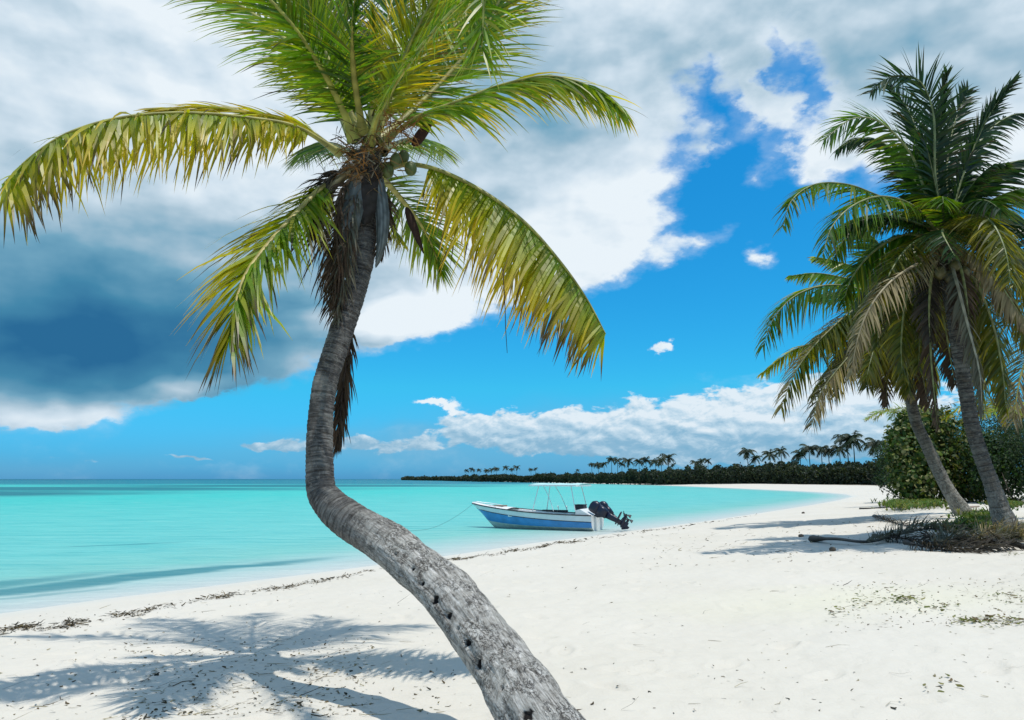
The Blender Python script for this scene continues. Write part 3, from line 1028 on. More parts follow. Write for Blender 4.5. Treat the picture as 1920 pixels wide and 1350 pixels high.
# ------------------------------------------------------------------ the leaning palm in front
def build_main_palm():
    b = P(1105, 1490, 3.55)
    root = empty('coconut_palm', (b.x, b.y, b.z - 0.05))
    tag(root, 'big leaning coconut palm nearest us, its grey trunk bent like an S before the sea', 'palm tree')
    spec = [(1150, 1580, 170, 3.40), (1075, 1450, 145, 3.60), (1008, 1350, 130, 3.8), (943, 1250, 108, 4.2), (867, 1150, 98, 4.6), (820, 1095, 90, 4.85),
            (767, 1050, 80, 5.1), (705, 1005, 73, 5.35), (650, 972, 68, 5.5), (617, 942, 60, 5.6), (602, 915, 53, 5.65), (599, 853, 50, 5.7),
            (601, 788, 47, 5.75), (609, 723, 46, 5.8), (628, 658, 45, 5.85), (650, 593, 45, 5.9), (666, 540, 45, 5.95), (679, 488, 45, 6.0), (686, 410, 48, 6.0),
            (690, 345, 56, 6.0), (690, 290, 54, 6.0)]
    trunk(root, spec, n=620, rn=96, seed=4, old=(0.36, 0.5), ring_step=0.04, ringamp=0.004,
          pits=[(772, 1070, .012), (790, 1095, .016), (816, 1121, .034), (838, 1157, .022), (857, 1180, .010), (874, 1207, .026), (896, 1243, .026),
                (942, 1290, .012), (985, 1342, .030), (740, 1040, .011)])

    def fr(pts, **k):
        return frond(root, pts, **k)
    # long left frond
    fr([(640, 290, 6.0), (560, 240, 5.8), (470, 222, 5.6), (350, 212, 5.35), (230, 220, 5.1), (130, 248, 4.9), (60, 292, 4.8), (5, 345, 4.75)],
       L=0.66, hint=(0, -0.25, 1), n=180, droop=0.55, pal='yellow', seed=1, fwd=(84, 52), browntip=0.12, tipbrown=0.9, width=0.038,
       lift=-0.72, stalk_r=.022, taper=.75, jitter=.38)
    # drier leaf lying along the top of the long one
    fr([(640, 288, 6.1), (565, 236, 5.95), (480, 214, 5.8), (395, 204, 5.65), (320, 206, 5.5), (285, 214, 5.45)],
       L=0.40, hint=(0, -0.6, 1), n=90, droop=0.35, pal='yellow', seed=25, fwd=(30, 14), width=0.030, lift=0.0, stalk_r=.018, taper=.6, jitter=.12)
    # lower left frond, coming toward us
    fr([(650, 325, 6.0), (600, 355, 5.8), (550, 405, 5.55), (500, 460, 5.3), (460, 515, 5.1), (440, 575, 4.95), (432, 630, 4.85)],
       L=0.72, hint=(-0.3, -1, 0.3), n=130, droop=0.55, pal='yellow', seed=2, fwd=(54, 22), browntip=0.15, tipbrown=1.2, sidepal=('lime', 'yellow'),
       width=0.040, stalk_col=(.42, .34, .10), taper=.65, lift=0.0)
    # lower right frond
    fr([(715, 315, 6.0), (770, 308, 5.95), (830, 322, 5.9), (910, 362, 5.85), (985, 418, 5.8), (1050, 490, 5.8), (1100, 560, 5.8), (1135, 625, 5.8)],
       L=0.88, hint=(0.1, -0.25, 1), n=175, droop=0.7, pal='yellow', seed=3, fwd=(80, 55), browntip=0.16, tipbrown=0.5, width=0.040,
       taper=.5, bare=.17, clump=0.15, lift=-1.0, jitter=.2)
    # upper right frond, bent over at the tip
    fr([(715, 270, 6.0), (780, 222, 5.9), (860, 190, 5.85), (940, 160, 5.8), (1020, 143, 5.7), (1080, 152, 5.65), (1130, 174, 5.6), (1170, 205, 5.55)],
       L=0.66, hint=(-0.1, -0.6, 1), n=150, droop=0.55, pal='yellow', seed=4, fwd=(58, 16), browntip=0.1, width=0.030, sidepal=('yellow', 'lime'), taper=.38, rise=.15, lift=-.35, jitter=.22)
    # frond rising toward the camera, tip folding down
    fr([(693, 285, 5.95), (703, 230, 5.7), (735, 165, 5.3), (785, 95, 4.85), (840, 30, 4.5), (885, -14, 4.25), (905, -4, 4.0), (906, 45, 3.9), (903, 95, 3.88)],
       L=0.58, hint=(-0.3, -1, 0.4), n=150, droop=0.35, pal='lime', seed=5, fwd=(68, 30), browntip=0.06, width=0.025, stalk_r=0.028,
       stalk_col=(.42, .40, .08), bare=0.16, taper=.55, rise=.4)
    # upper left frond, toward the camera
    fr([(665, 265, 6.0), (640, 200, 5.8), (600, 125, 5.5), (550, 50, 5.2), (490, -15, 5.0), (415, -70, 4.8), (330, -100, 4.7)],
       L=0.60, hint=(-0.2, -1, 0.45), n=145, droop=0.32, pal='lime', seed=6, fwd=(66, 32), sidepal=('lime', 'lime'), browntip=.05, width=.027, stalk_col=(.36, .36, .07))
    # another to the upper left reaching further, leaning away
    fr([(660, 250, 6.3), (600, 150, 6.6), (520, 60, 6.9), (430, 0, 7.1), (340, -35, 7.2), (250, -45, 7.2)],
       L=0.72, hint=(-0.2, -1, 0.6), n=120, droop=0.5, pal='lime', seed=16, fwd=(60, 30), browntip=.05, width=.034)
    # dark fronds standing behind, leaning away from us
    fr([(672, 250, 6.2), (662, 160, 6.8), (640, 60, 7.4), (610, -40, 7.9), (560, -140, 8.1)],
       L=0.80, hint=(0, -1, 0.2), n=115, droop=0.2, pal='dark', seed=7, fwd=(62, 25), width=.042, stalk_col=(.12, .13, .05))
    fr([(690, 250, 6.2), (705, 150, 6.9), (725, 50, 7.5), (750, -60, 8.0), (790, -150, 8.2)],
       L=0.85, hint=(0, -1, 0.2), n=120, droop=0.22, pal='green', seed=8, fwd=(64, 25), width=.042)
    fr([(700, 255, 6.1), (750, 165, 6.4), (820, 80, 6.7), (900, 10, 6.9), (985, -40, 7.0), (1070, -60, 7.0)],
       L=0.88, hint=(0.1, -1, 0.5), n=140, droop=0.4, pal='yellow', seed=9, fwd=(62, 30), width=.032, sidepal=('lime', 'yellow'), browntip=.1)
    fr([(705, 265, 6.1), (770, 210, 6.3), (840, 140, 6.5), (905, 60, 6.6), (950, -30, 6.6), (985, -120, 6.5)],
       L=0.78, hint=(0.1, -1, 0.5), n=120, droop=0.4, pal='lime', seed=19, fwd=(66, 30), width=.030, browntip=.06)
    fr([(680, 250, 6.0), (662, 120, 5.5), (665, 10, 5.0), (680, -110, 4.6)],
       L=0.55, hint=(0, -1, 0.2), n=105, droop=0.25, pal='green', seed=20, fwd=(64, 30), width=.028)
    fr([(690, 262, 6.2), (750, 190, 6.6), (805, 110, 7.1), (850, 20, 7.6), (880, -80, 7.9)],
       L=0.80, hint=(0, -1, 0.3), n=110, droop=0.25, pal='green', seed=21, fwd=(64, 28), width=.040)
    fr([(670, 262, 6.2), (632, 190, 6.7), (590, 100, 7.2), (560, 10, 7.6), (540, -80, 7.9)],
       L=0.82, hint=(0, -1, 0.3), n=110, droop=0.25, pal='green', seed=22, fwd=(64, 28), width=.040, stalk_col=(.12, .13, .05))
    # short fronds hanging behind the trunk to the right, going away from us
    fr([(705, 320, 6.2), (745, 365, 6.7), (785, 415, 7.2), (812, 465, 7.5), (825, 505, 7.6)],
       L=0.74, hint=(-0.3, -1, 0.2), n=100, droop=0.35, pal='lime', seed=10, fwd=(48, 18), browntip=0.12, width=.032)
    fr([(700, 320, 6.3), (722, 370, 6.8), (738, 420, 7.3), (748, 450, 7.5)],
       L=0.50, hint=(-0.2, -1, 0.2), n=60, droop=0.35, pal='yellow', seed=11, fwd=(48, 18), width=.030)
    fr([(715, 285, 6.1), (760, 262, 6.8), (800, 262, 7.4), (835, 285, 7.9)],
       L=0.60, hint=(0, -.6, 1), n=80, droop=0.5, pal='lime', seed=23, fwd=(60, 25), width=.032, lift=-.3)
    fr([(665, 290, 6.2), (625, 270, 6.8), (590, 270, 7.4), (560, 292, 7.9)],
       L=0.60, hint=(0, -.6, 1), n=80, droop=0.5, pal='green', seed=24, fwd=(60, 25), width=.032, lift=-.3)
    fr([(700, 255, 6.0), (735, 170, 5.9), (770, 80, 5.7), (815, -10, 5.5), (850, -90, 5.3)],
       L=0.62, hint=(-.1, -1, 0.3), n=120, droop=0.3, pal='yellow', seed=27, fwd=(62, 28), width=.026)
    fr([(675, 255, 6.0), (640, 170, 6.0), (600, 70, 6.0), (565, -40, 5.9)],
       L=0.66, hint=(-.1, -1, 0.3), n=110, droop=0.3, pal='lime', seed=28, fwd=(62, 28), width=.028)
    # young spear and small upright leaves filling the heart
    fr([(690, 280, 6.0), (698, 200, 6.0), (702, 110, 6.0), (700, 20, 5.9)], L=0.35, hint=(0, -1, 0), n=60, droop=0.1, pal='lime', seed=12, fwd=(22, 10), width=.024)
    # dead leaf hanging left of the trunk
    fr([(660, 315, 5.95), (620, 345, 5.85), (600, 400, 5.8), (606, 455, 5.8), (628, 520, 5.8), (626, 600, 5.8)],
       L=0.42, hint=(-0.4, -1, 0), n=80, droop=0.9, pal='brown', seed=13, fwd=(60, 25), mat=DRY, browntip=.3, width=.024,
       stalk_col=(.45, .40, .30), sidepal=('grey', 'brown'), jitter=.35, sides=(.5, 1.0), name='dead_frond')
    fr([(672, 330, 5.85), (655, 380, 5.8), (646, 440, 5.78), (636, 500, 5.75), (630, 560, 5.75)],
       L=0.40, hint=(-0.4, -1, 0), n=60, droop=1.1, pal='brown', seed=14, fwd=(30, 12), mat=DRY, width=.024, jitter=.25, stalk_col=(.2, .15, .1), name='dead_frond')
    for i, (pts, L_, pl) in enumerate([([(668, 325, 5.9), (640, 360, 5.78), (628, 420, 5.74), (628, 500, 5.74), (624, 575, 5.74)], .36, 'brown'),
                                       ([(676, 330, 5.85), (664, 390, 5.78), (652, 450, 5.76), (644, 520, 5.76), (632, 600, 5.76)], .30, 'grey'),
                                       ([(706, 330, 5.95), (722, 380, 5.95), (722, 430, 5.95), (712, 480, 5.95)], .25, 'brown'),
                                       ([(655, 312, 5.9), (612, 340, 5.85), (592, 385, 5.85), (590, 440, 5.85)], .34, 'char')]):
        fr(pts, L=L_, hint=(-0.3, -1, 0), n=80, droop=1.1, pal=pl, seed=50 + i, fwd=(34, 12), mat=DRY, width=.024, jitter=.35, stalk_r=.012,
           stalk_col=(.16, .12, .09), name='dead_frond', lift=.2)
    # dead leaf hanging behind the trunk
    fr([(694, 330, 6.25), (690, 450, 6.3), (664, 600, 6.2), (650, 680, 6.1), (640, 760, 6.05), (634, 830, 6.0)],
       L=0.46, hint=(0, -1, 0), n=75, droop=1.2, pal='brown', seed=15, fwd=(26, 8), mat=DRY, width=.026, bare=.60, browntip=.2,
       sides=(.8, 1.0), stalk_col=(.14, .10, .08), name='dead_frond', jitter=.12)
    # sheaths: pale grey boots clasping the top of the trunk
    for k, (pts, w0, c) in enumerate([([(672, 335, 5.84), (655, 395, 5.78), (645, 450, 5.76), (640, 505, 5.76)], 50, (.15, .17, .175)),
                                      ([(708, 335, 5.86), (716, 400, 5.83), (714, 455, 5.83), (704, 500, 5.85)], 26, (.13, .15, .155)),
                                      ([(690, 320, 5.84), (688, 370, 5.82), (684, 420, 5.84)], 56, (.035, .03, .03)),
                                      ([(664, 315, 5.86), (630, 340, 5.82), (606, 372, 5.8), (592, 420, 5.82)], 22, (.30, .25, .15))]):
        c_ = catmull([tuple(P(*q)) for q in pts], 16)
        V, Fc, C = [], [], []
        for i, p in enumerate(c_):
            u = i / 15
            hw = w0 / F * 5.8 / 2 * math.sin(math.pi * min(1, 0.25 + u * 0.75)) ** 0.7 + .004
            for j in range(9):
                v = j / 8 * 2 - 1
                V.append(p + np.array([v * hw, 0.05 * (v * v) - 0.02, 0.01 * math.sin(i * 2 + j)]))
                C.append(np.array(c) * (0.35 + 1.1 * hash2(np.array([j]), np.array([k]), 4)[0]) * (1.0 + .3 * math.sin(i * 1.9 + j)))
        for i in range(15):
            for j in range(8):
                a = i * 9 + j
                Fc.append((a, a + 1, a + 10, a + 9))
        s = mesh_obj('sheath', V, Fc, DRY, root, cols=C, smooth=True)
    # fibre, flower stalks, spathe, nuts
    rg = np.random.default_rng(5)
    it = []
    for k in range(380):
        q = P(690 + rg.normal(0, 27), 300 + rg.normal(0, 28), 5.9 + rg.normal(0, .12))
        d = (rg.normal(0, 1), rg.normal(0, .5) - .3, rg.normal(0, .9))
        it.append((q, d, rg.uniform(.08, .26), rg.uniform(.2, 1.2), random_brown(rg), rg.uniform(.006, .016)))
    strands('fibre', root, it, DRY, seed=2)
    for k, (cx, cy, n_, dirx) in enumerate([(744, 238, 110, .5), (672, 300, 60, -.4)]):
        it = []
        for _ in range(n_):
            q = P(cx + rg.normal(0, 17), cy + rg.normal(0, 15), 5.75 + rg.normal(0, .05))
            it.append((q, (rg.normal(dirx, .9), rg.normal(-.2, .4), rg.normal(.1, .8)), rg.uniform(.12, .28), rg.uniform(.2, .9),
                       np.array([.30, .14, .045]) * rg.uniform(.4, 1.3), rg.uniform(.005, .012)))
        strands('flower_stalk', root, it, DRY, seed=8 + k)
    ellipsoid('spathe', root, P(778, 432, 6.0), P(797, 470, 6.0) - P(765, 385, 6.0), .22, .05, (.055, .03, .025), DRY, 3, point=.7)
    ellipsoid('spathe', root, P(792, 250, 5.9), P(803, 232, 5.9) - P(770, 275, 5.9), .14, .055, (.05, .022, .018), DRY, 4, point=.4)
    nut = simple('green_nut', (.075, .10, .02), .55)
    for k, (cx, cy, dd, a) in enumerate([(770, 316, 5.85, .066), (742, 300, 5.84, .062), (757, 294, 5.95, .06), (728, 322, 5.84, .06)]):
        ellipsoid('coconut', root, P(cx, cy, dd), (rg.normal(0, .2), rg.normal(0, .2), -1), a, a * .78, (.1, .14, .03), nut, 20 + k, rough=.01)
    # loose strand hanging from the right frond
    pth = [P(943, 505, 5.5), P(945, 540, 5.5), P(947, 575, 5.5), P(948, 615, 5.5), P(951, 662, 5.5)]
    tube_mesh('hanging_strand', pth, [.004, .004, .0035, .003, .002], DRY, root, rn=5, cols=[(.06, .04, .03)] * 25)


def random_brown(rg):
    k = rg.random()
    if k < .45:
        return np.array([.07, .045, .03]) * rg.uniform(.6, 1.5)
    if k < .8:
        return np.array([.22, .14, .06]) * rg.uniform(.6, 1.3)
    return np.array([.30, .28, .22]) * rg.uniform(.7, 1.2)


build_main_palm()


# ------------------------------------------------------------------ palms at the right edge of the beach
def build_right_palms():
    b = GP(1893, 1003)
    root = empty('coconut_palm', b)
    tag(root, 'tall dark green coconut palm on the right whose thick ringed foot stands nearest', 'palm tree',
        'coconut palms at the right of the beach')
    D = b.y
    tr = [(1925, 1035, 80, D - .05), (1896, 1003, 54, D), (1880, 968, 37, D), (1862, 915, 28, D), (1838, 850, 26, D), (1821, 790, 26, D), (1809, 720, 26, D),
          (1797, 650, 26, D), (1787, 580, 27, D), (1778, 510, 32, D), (1772, 455, 38, D)]
    trunk(root, tr, n=420, rn=40, seed=11, old=(0.0, 0.35), ring_step=0.11, mat=TRUNKW, ringamp=0.012)

    def fr(pts, **k):
        k.setdefault('L', 1.0); k.setdefault('n', 88); k.setdefault('width', .075); k.setdefault('lift', -.35); k.setdefault('segs', 4); k.setdefault('stalk_r', .035)
        k.setdefault('pal', 'dark')
        k.setdefault('stalk_col', (.20, .22, .08))
        pts = [(a, c, D + d) for a, c, d in pts]
        return frond(root, pts, **k)
    fr([(1768, 430, 0), (1753, 330, -.1), (1750, 215, -.2), (1722, 150, -.3), (1668, 146, -.4), (1630, 175, -.5)], seed=31, lift=.1, droop=.35, hint=(-.1, -1, .3), fwd=(60, 30), n=80)
    fr([(1765, 430, 0), (1738, 370, -.2), (1710, 293, -.5), (1655, 232, -.8), (1600, 222, -1.1), (1545, 262, -1.4)], seed=32, droop=.45, hint=(0, -1, .4), n=80, pal='green')
    fr([(1762, 440, 0), (1715, 392, -.4), (1650, 368, -.8), (1590, 346, -1.2), (1530, 345, -1.6), (1485, 375, -2.0), (1468, 425, -2.2)], seed=33, droop=.6, hint=(0, -.6, 1), n=80, pal='green', L=.9)
    fr([(1762, 442, 0), (1715, 388, -.6), (1655, 368, -1.2), (1600, 385, -1.7), (1560, 425, -2.0), (1542, 480, -2.2)], seed=34, droop=.8, hint=(0, -.7, 1), n=76, pal='green')
    fr([(1778, 430, 0), (1800, 345, .1), (1835, 255, .2), (1868, 195, .2), (1905, 148, .1)], seed=35, droop=.45, hint=(.3, -.9, .2), n=90, L=.7, fwd=(45, 18), lift=.1)
    fr([(1780, 430, 0), (1775, 320, .5), (1790, 230, .9), (1815, 170, 1.1)], seed=36, lift=.1, droop=.3, hint=(0, -1, .1))
    fr([(1772, 430, 0), (1735, 300, .6), (1705, 210, 1.0), (1668, 160, 1.2)], seed=37, lift=.1, droop=.3, hint=(0, -1, .1))
    fr([(1772, 430, 0), (1755, 300, .2), (1768, 190, .2), (1775, 135, .1)], seed=38, lift=.1, droop=.15, hint=(0, -1, .1), L=.7, fwd=(35, 16))
    fr([(1785, 435, 0), (1825, 370, -.3), (1872, 318, -.5), (1930, 300, -.7), (1985, 330, -.9)], seed=39, droop=.7, hint=(0, -.6, 1), pal='dark')
    fr([(1785, 440, 0), (1840, 400, .4), (1890, 370, .8), (1950, 370, 1.0), (2010, 420, 1.2)], seed=40, droop=.7, hint=(0, -.6, 1), pal='green')
    fr([(1778, 450, 0), (1805, 420, -1.0), (1835, 403, -1.8), (1862, 420, -2.4), (1885, 470, -2.8), (1895, 530, -3.0)], seed=41, droop=.6, hint=(.1, -.9, 1), pal='olive', L=.9, fwd=(75, 40))
    fr([(1775, 450, 0), (1770, 430, -1.0), (1768, 440, -1.9), (1790, 480, -2.5)], seed=46, droop=.6, hint=(.1, -.2, 1), pal='dark', L=.8, fwd=(75, 40), n=44)
    # drying and dead leaves hanging down
    fr([(1762, 460, 0), (1722, 492, -.8), (1672, 526, -1.2), (1632, 575, -1.4), (1608, 635, -1.5), (1596, 700, -1.5)], seed=42, droop=1.1, hint=(0, -.7, 1), pal='tan', L=.75, mat=DRY,
       stalk_col=(.30, .24, .14))
    fr([(1780, 480, -.2), (1795, 535, -.8), (1816, 615, -1.0), (1836, 695, -1.05), (1842, 770, -1.05)], seed=43, droop=.9, hint=(0, -1, .2), pal='grey', L=.62, mat=DRY, fwd=(38, 15), n=75,
       stalk_col=(.30, .28, .20))
    fr([(1775, 480, .2), (1750, 560, .2), (1745, 650, .1), (1752, 740, 0), (1758, 800, 0)], seed=44, droop=1.0, hint=(0, -1, .2), pal='brown', L=.6, mat=DRY, fwd=(30, 12))
    fr([(1788, 460, 0), (1835, 485, -.4), (1880, 540, -.6), (1925, 610, -.7)], seed=45, droop=1.0, hint=(0, -.8, .8), pal='tan', L=.7, mat=DRY)
    fr([(1785, 470, .2), (1830, 530, .3), (1862, 610, .4), (1880, 700, .4), (1886, 770, .4)], seed=47, droop=.9, hint=(0, -1, .5), pal='olive', L=.9)
    fr([(1788, 470, .4), (1850, 500, .9), (1905, 570, 1.1), (1945, 660, 1.2)], seed=48, droop=.9, hint=(0, -.8, .6), pal='olive', L=.95)
    fr([(1762, 460, .2), (1725, 500, .3), (1700, 560, .3), (1690, 640, .3), (1692, 705, .3)], seed=49, droop=.9, hint=(0, -1, .5), pal='olive', L=.85)
    fr([(1765, 455, 0), (1700, 440, .3), (1640, 470, .5), (1598, 520, .6), (1580, 570, .6)], seed=50, droop=.9, hint=(0, -.8, .8), pal='green', L=.9)
    fr([(1785, 450, 0), (1860, 440, .3), (1930, 480, .4), (1980, 560, .4)], seed=51, droop=.8, hint=(0, -.6, 1), pal='green', L=.9)
    for i, (pts, pl, L_, mt) in enumerate([
            ([(1770, 460, .3), (1745, 520, .5), (1728, 600, .5), (1722, 690, .5)], 'olive', .9, None),
            ([(1775, 460, .5), (1760, 540, .9), (1775, 630, 1.0), (1790, 720, 1.0)], 'brown', .8, DRY),
            ([(1768, 455, .2), (1715, 470, .6), (1672, 520, .8), (1650, 590, .9), (1645, 650, .9)], 'olive', .9, None),
            ([(1785, 465, .3), (1815, 500, .8), (1835, 560, 1.0), (1848, 640, 1.0), (1852, 700, 1.0)], 'olive', .9, None),
            ([(1780, 470, -.1), (1800, 500, -.5), (1812, 560, -.7), (1818, 630, -.7)], 'brown', .6, DRY),
            ([(1765, 470, -.1), (1748, 510, -.4), (1742, 580, -.5), (1744, 640, -.5)], 'char', .6, DRY),
            ([(1765, 440, .4), (1700, 400, .9), (1640, 405, 1.2), (1590, 440, 1.3), (1560, 490, 1.3)], 'green', .9, None),
            ([(1775, 430, .4), (1800, 330, .9), (1850, 250, 1.2), (1900, 215, 1.3), (1950, 215, 1.3)], 'dark', .9, None),
            ([(1770, 430, .4), (1720, 330, .9), (1660, 270, 1.2), (1610, 260, 1.3), (1570, 280, 1.3)], 'dark', .9, None),
            ([(1785, 440, .2), (1850, 430, .9), (1900, 450, 1.1), (1940, 510, 1.2)], 'dark', .9, None)]):
        fr(pts, seed=130 + i, droop=.8, hint=(0, -.7, .7), pal=pl, L=L_, mat=mt)
    # the rest of the round crown
    rgc = np.random.default_rng(66)
    cc = P(1773, 445, D)
    for i in range(20):
        a = 2 * math.pi * (i + rgc.uniform(0, .6)) / 20
        e = [1.15, .75, .35, .0][i % 4] + rgc.uniform(-.15, .15)
        R_ = rgc.uniform(3.0, 3.7) * (1 if e > .1 else .85)
        W = []
        for k in range(6):
            q = k / 5
            W.append((cc.x + math.cos(a) * math.cos(e) * R_ * q * (1 - .12 * q), cc.y + math.sin(a) * math.cos(e) * R_ * q * (1 - .12 * q), cc.z + math.sin(e) * R_ * q - (1.0 + .9 * math.cos(e)) * q * q))
        frond(root, W, L=.85, hint=(0, -.5, .9), n=80, width=.07, droop=.7, pal=['dark', 'green', 'dark', 'olive'][i % 4], seed=400 + i, world=True, lift=-.3, stalk_r=.03, stalk_col=(.15, .17, .06))
    rg = np.random.default_rng(9)
    it = []
    for k in range(260):
        q = P(1773 + rg.normal(0, 22), 480 + rg.normal(0, 26), D - .1 + rg.normal(0, .2))
        it.append((q, (rg.normal(0, 1), rg.normal(-.3, .6), rg.normal(-.3, .8)), rg.uniform(.2, .6), rg.uniform(.3, 1.2), random_brown(rg), rg.uniform(.015, .04)))
    strands('fibre', root, it, DRY, seed=12)
    nut = simple('brown_nut', (.10, .09, .03), .5)
    for k, (x_, y_) in enumerate([(1790, 500), (1808, 512), (1763, 512), (1780, 520)]):
        ellipsoid('coconut', root, P(x_, y_, D - .45), (0, .1, -1), .15, .12, (.1, .1, .03), nut, 60 + k)

    # second palm, leaning, a little behind
    b = GP(1806, 966)
    root2 = empty('coconut_palm', b)
    tag(root2, 'leaning coconut palm with yellowing fronds, its slim foot just left of the thick one', 'palm tree',
        'coconut palms at the right of the beach')
    D2 = b.y
    k_ = lambda x, y, wd, dd=0: (x, y, wd, D2 + dd)
    trunk(root2, [k_(1832, 985, 50), k_(1808, 964, 33), (1779, 920, 23, D2), (1758, 880, 22, D2), (1739, 838, 21, D2), (1718, 792, 20, D2), (1706, 740, 20, D2 - .1),
                  (1697, 680, 20, D2 - .2), (1690, 630, 23, D2 - .3), (1686, 590, 28, D2 - .4)], n=360, rn=36, seed=12, old=(0.0, .6), ring_step=.12, mat=TRUNKW, ringamp=.012)

    def fr2(pts, **k):
        k.setdefault('L', 1.0); k['L'] *= 1.5; k.setdefault('n', 88); k.setdefault('width', .10); k.setdefault('lift', -.55); k.setdefault('segs', 4); k.setdefault('stalk_r', .035)
        k.setdefault('pal', 'olive'); k.setdefault('hint', (0, -.7, .8)); k.setdefault('stalk_col', (.20, .20, .08))
        pts = [(a, c, D2 - .4 + d) for a, c, d in pts]
        return frond(root2, pts, **k)
    fr2([(1682, 585, 0), (1620, 545, -.5), (1555, 534, -.9), (1495, 552, -1.2), (1452, 595, -1.5), (1430, 650, -1.6)], seed=71, droop=.8, pal='green')
    fr2([(1680, 590, 0), (1620, 572, -.6), (1552, 622, -1.0), (1497, 688, -1.3), (1464, 765, -1.5)], seed=72, droop=.9, sidepal=('olive', 'tan'))
    fr2([(1680, 600, 0), (1638, 622, -.8), (1588, 672, -1.3), (1540, 735, -1.6), (1521, 800, -1.8)], seed=73, droop=.9, sidepal=('tan', 'grey'), mat=DRY, L=.8)
    fr2([(1680, 580, .3), (1640, 535, .5), (1580, 520, .6), (1530, 512, .6), (1482, 517, .6)], seed=74, droop=.5, pal='lime', L=.6)
    fr2([(1682, 575, .4), (1650, 530, .6), (1600, 500, .7), (1560, 488, .8), (1528, 482, .8)], seed=75, droop=.3, pal='lime', L=.6)
    fr2([(1680, 595, .3), (1630, 610, .5), (1560, 635, .6), (1490, 655, .6), (1428, 700, .6)], seed=76, droop=.7, pal='yellow', L=.6)
    fr2([(1684, 600, -.2), (1655, 630, -.8), (1638, 680, -1.0), (1625, 725, -1.1)], seed=77, droop=.9, pal='olive', L=.8)
    fr2([(1688, 600, -.2), (1690, 640, -.9), (1700, 690, -1.2), (1705, 735, -1.3)], seed=78, droop=.8, pal='olive', L=.8, hint=(0, -1, .3))
    fr2([(1690, 595, -.2), (1720, 625, -.6), (1745, 670, -.8), (1755, 730, -.8)], seed=79, droop=.9, pal='yellow', L=.8)
    fr2([(1690, 585, .3), (1735, 565, .6), (1790, 590, .8), (1830, 650, .9), (1845, 720, .9)], seed=80, droop=.9, pal='olive')
    fr2([(1688, 580, .2), (1710, 520, .5), (1730, 470, .7), (1760, 430, .8)], seed=81, droop=.4, pal='green')
    fr2([(1686, 578, .2), (1672, 510, .5), (1650, 460, .7), (1620, 430, .8)], seed=82, droop=.4, pal='green')
    fr2([(1684, 585, .2), (1640, 560, .8), (1610, 590, 1.0), (1590, 650, 1.1), (1580, 700, 1.1)], seed=83, droop=.8, pal='olive')
    fr2([(1686, 610, -.3), (1672, 660, -.5), (1664, 720, -.5), (1662, 760, -.5)], seed=84, droop=.9, pal='brown', mat=DRY, L=.5)
    fr2([(1690, 610, -.3), (1705, 650, -.6), (1728, 700, -.7), (1740, 760, -.7)], seed=85, droop=1.0, pal='brown', mat=DRY, L=.6)
    for i, (pts, pl, L_, mt) in enumerate([
            ([(1684, 600, .2), (1660, 620, .6), (1648, 660, .8), (1650, 720, .8)], 'olive', .8, None),
            ([(1690, 600, .2), (1715, 600, .6), (1740, 640, .8), (1760, 710, .9)], 'olive', .9, None),
            ([(1688, 605, -.3), (1695, 650, -.5), (1700, 700, -.5), (1712, 745, -.5)], 'tan', .5, DRY),
            ([(1684, 590, .2), (1630, 580, .7), (1580, 600, .9), (1530, 640, 1.0), (1500, 690, 1.0)], 'green', .8, None),
            ([(1684, 590, .1), (1640, 600, .3), (1600, 640, .4), (1575, 700, .4), (1568, 740, .4)], 'olive', .8, None),
            ([(1690, 585, .4), (1760, 570, .8), (1820, 610, 1.0), (1870, 670, 1.1)], 'olive', 1.0, None)]):
        fr2(pts, seed=160 + i, droop=.8, pal=pl, L=L_, mat=mt)
    rgc = np.random.default_rng(67)
    cc = P(1688, 590, D2 - .4)
    for i in range(13):
        a = 2 * math.pi * (i + rgc.uniform(0, .6)) / 13
        e = [.7, .2, -.2][i % 3] + rgc.uniform(-.15, .15)
        R_ = rgc.uniform(3.2, 4.3)
        W = []
        for k in range(6):
            q = k / 5
            W.append((cc.x + math.cos(a) * math.cos(e) * R_ * q * (1 - .12 * q), cc.y + math.sin(a) * math.cos(e) * R_ * q * (1 - .12 * q), cc.z + math.sin(e) * R_ * q - (1.0 + .8 * math.cos(e)) * q * q))
        frond(root2, W, L=1.2, hint=(0, -.5, .9), n=76, width=.09, droop=.8, pal=['green', 'olive', 'olive'][i % 3], seed=430 + i, world=True, lift=-.45, stalk_r=.03, stalk_col=(.15, .17, .06))
    ellipsoid('spathe', root2, P(1644, 705, D2 - .9), (.05, 0, -1), .35, .09, (.03, .022, .018), DRY, 3, point=.6)
    it = []
    for k in range(160):
        q = P(1687 + rg.normal(0, 16), 600 + rg.normal(0, 20), D2 - .4 + rg.normal(0, .2))
        it.append((q, (rg.normal(0, 1), rg.normal(-.3, .6), rg.normal(-.3, .8)), rg.uniform(.2, .6), rg.uniform(.3, 1.2), random_brown(rg), rg.uniform(.015, .04)))
    strands('fibre', root2, it, DRY, seed=13)

    # third palm mostly outside the right edge
    bx = P(2010, 985, 19.5)
    root3 = empty('coconut_palm', (bx.x, bx.y, float(ground_h([bx.x], [bx.y])[0])))
    tag(root3, 'coconut palm cut by the right edge, only its arching and dry fronds showing', 'palm tree', 'coconut palms at the right of the beach')
    trunk(root3, [(2030, 1010, 60, 19.5), (2010, 980, 42, 19.5), (2005, 800, 30, 19.5), (1995, 640, 30, 19.6), (1990, 540, 34, 19.7)], n=160, rn=24, seed=13, mat=TRUNKW, ring_step=.14)
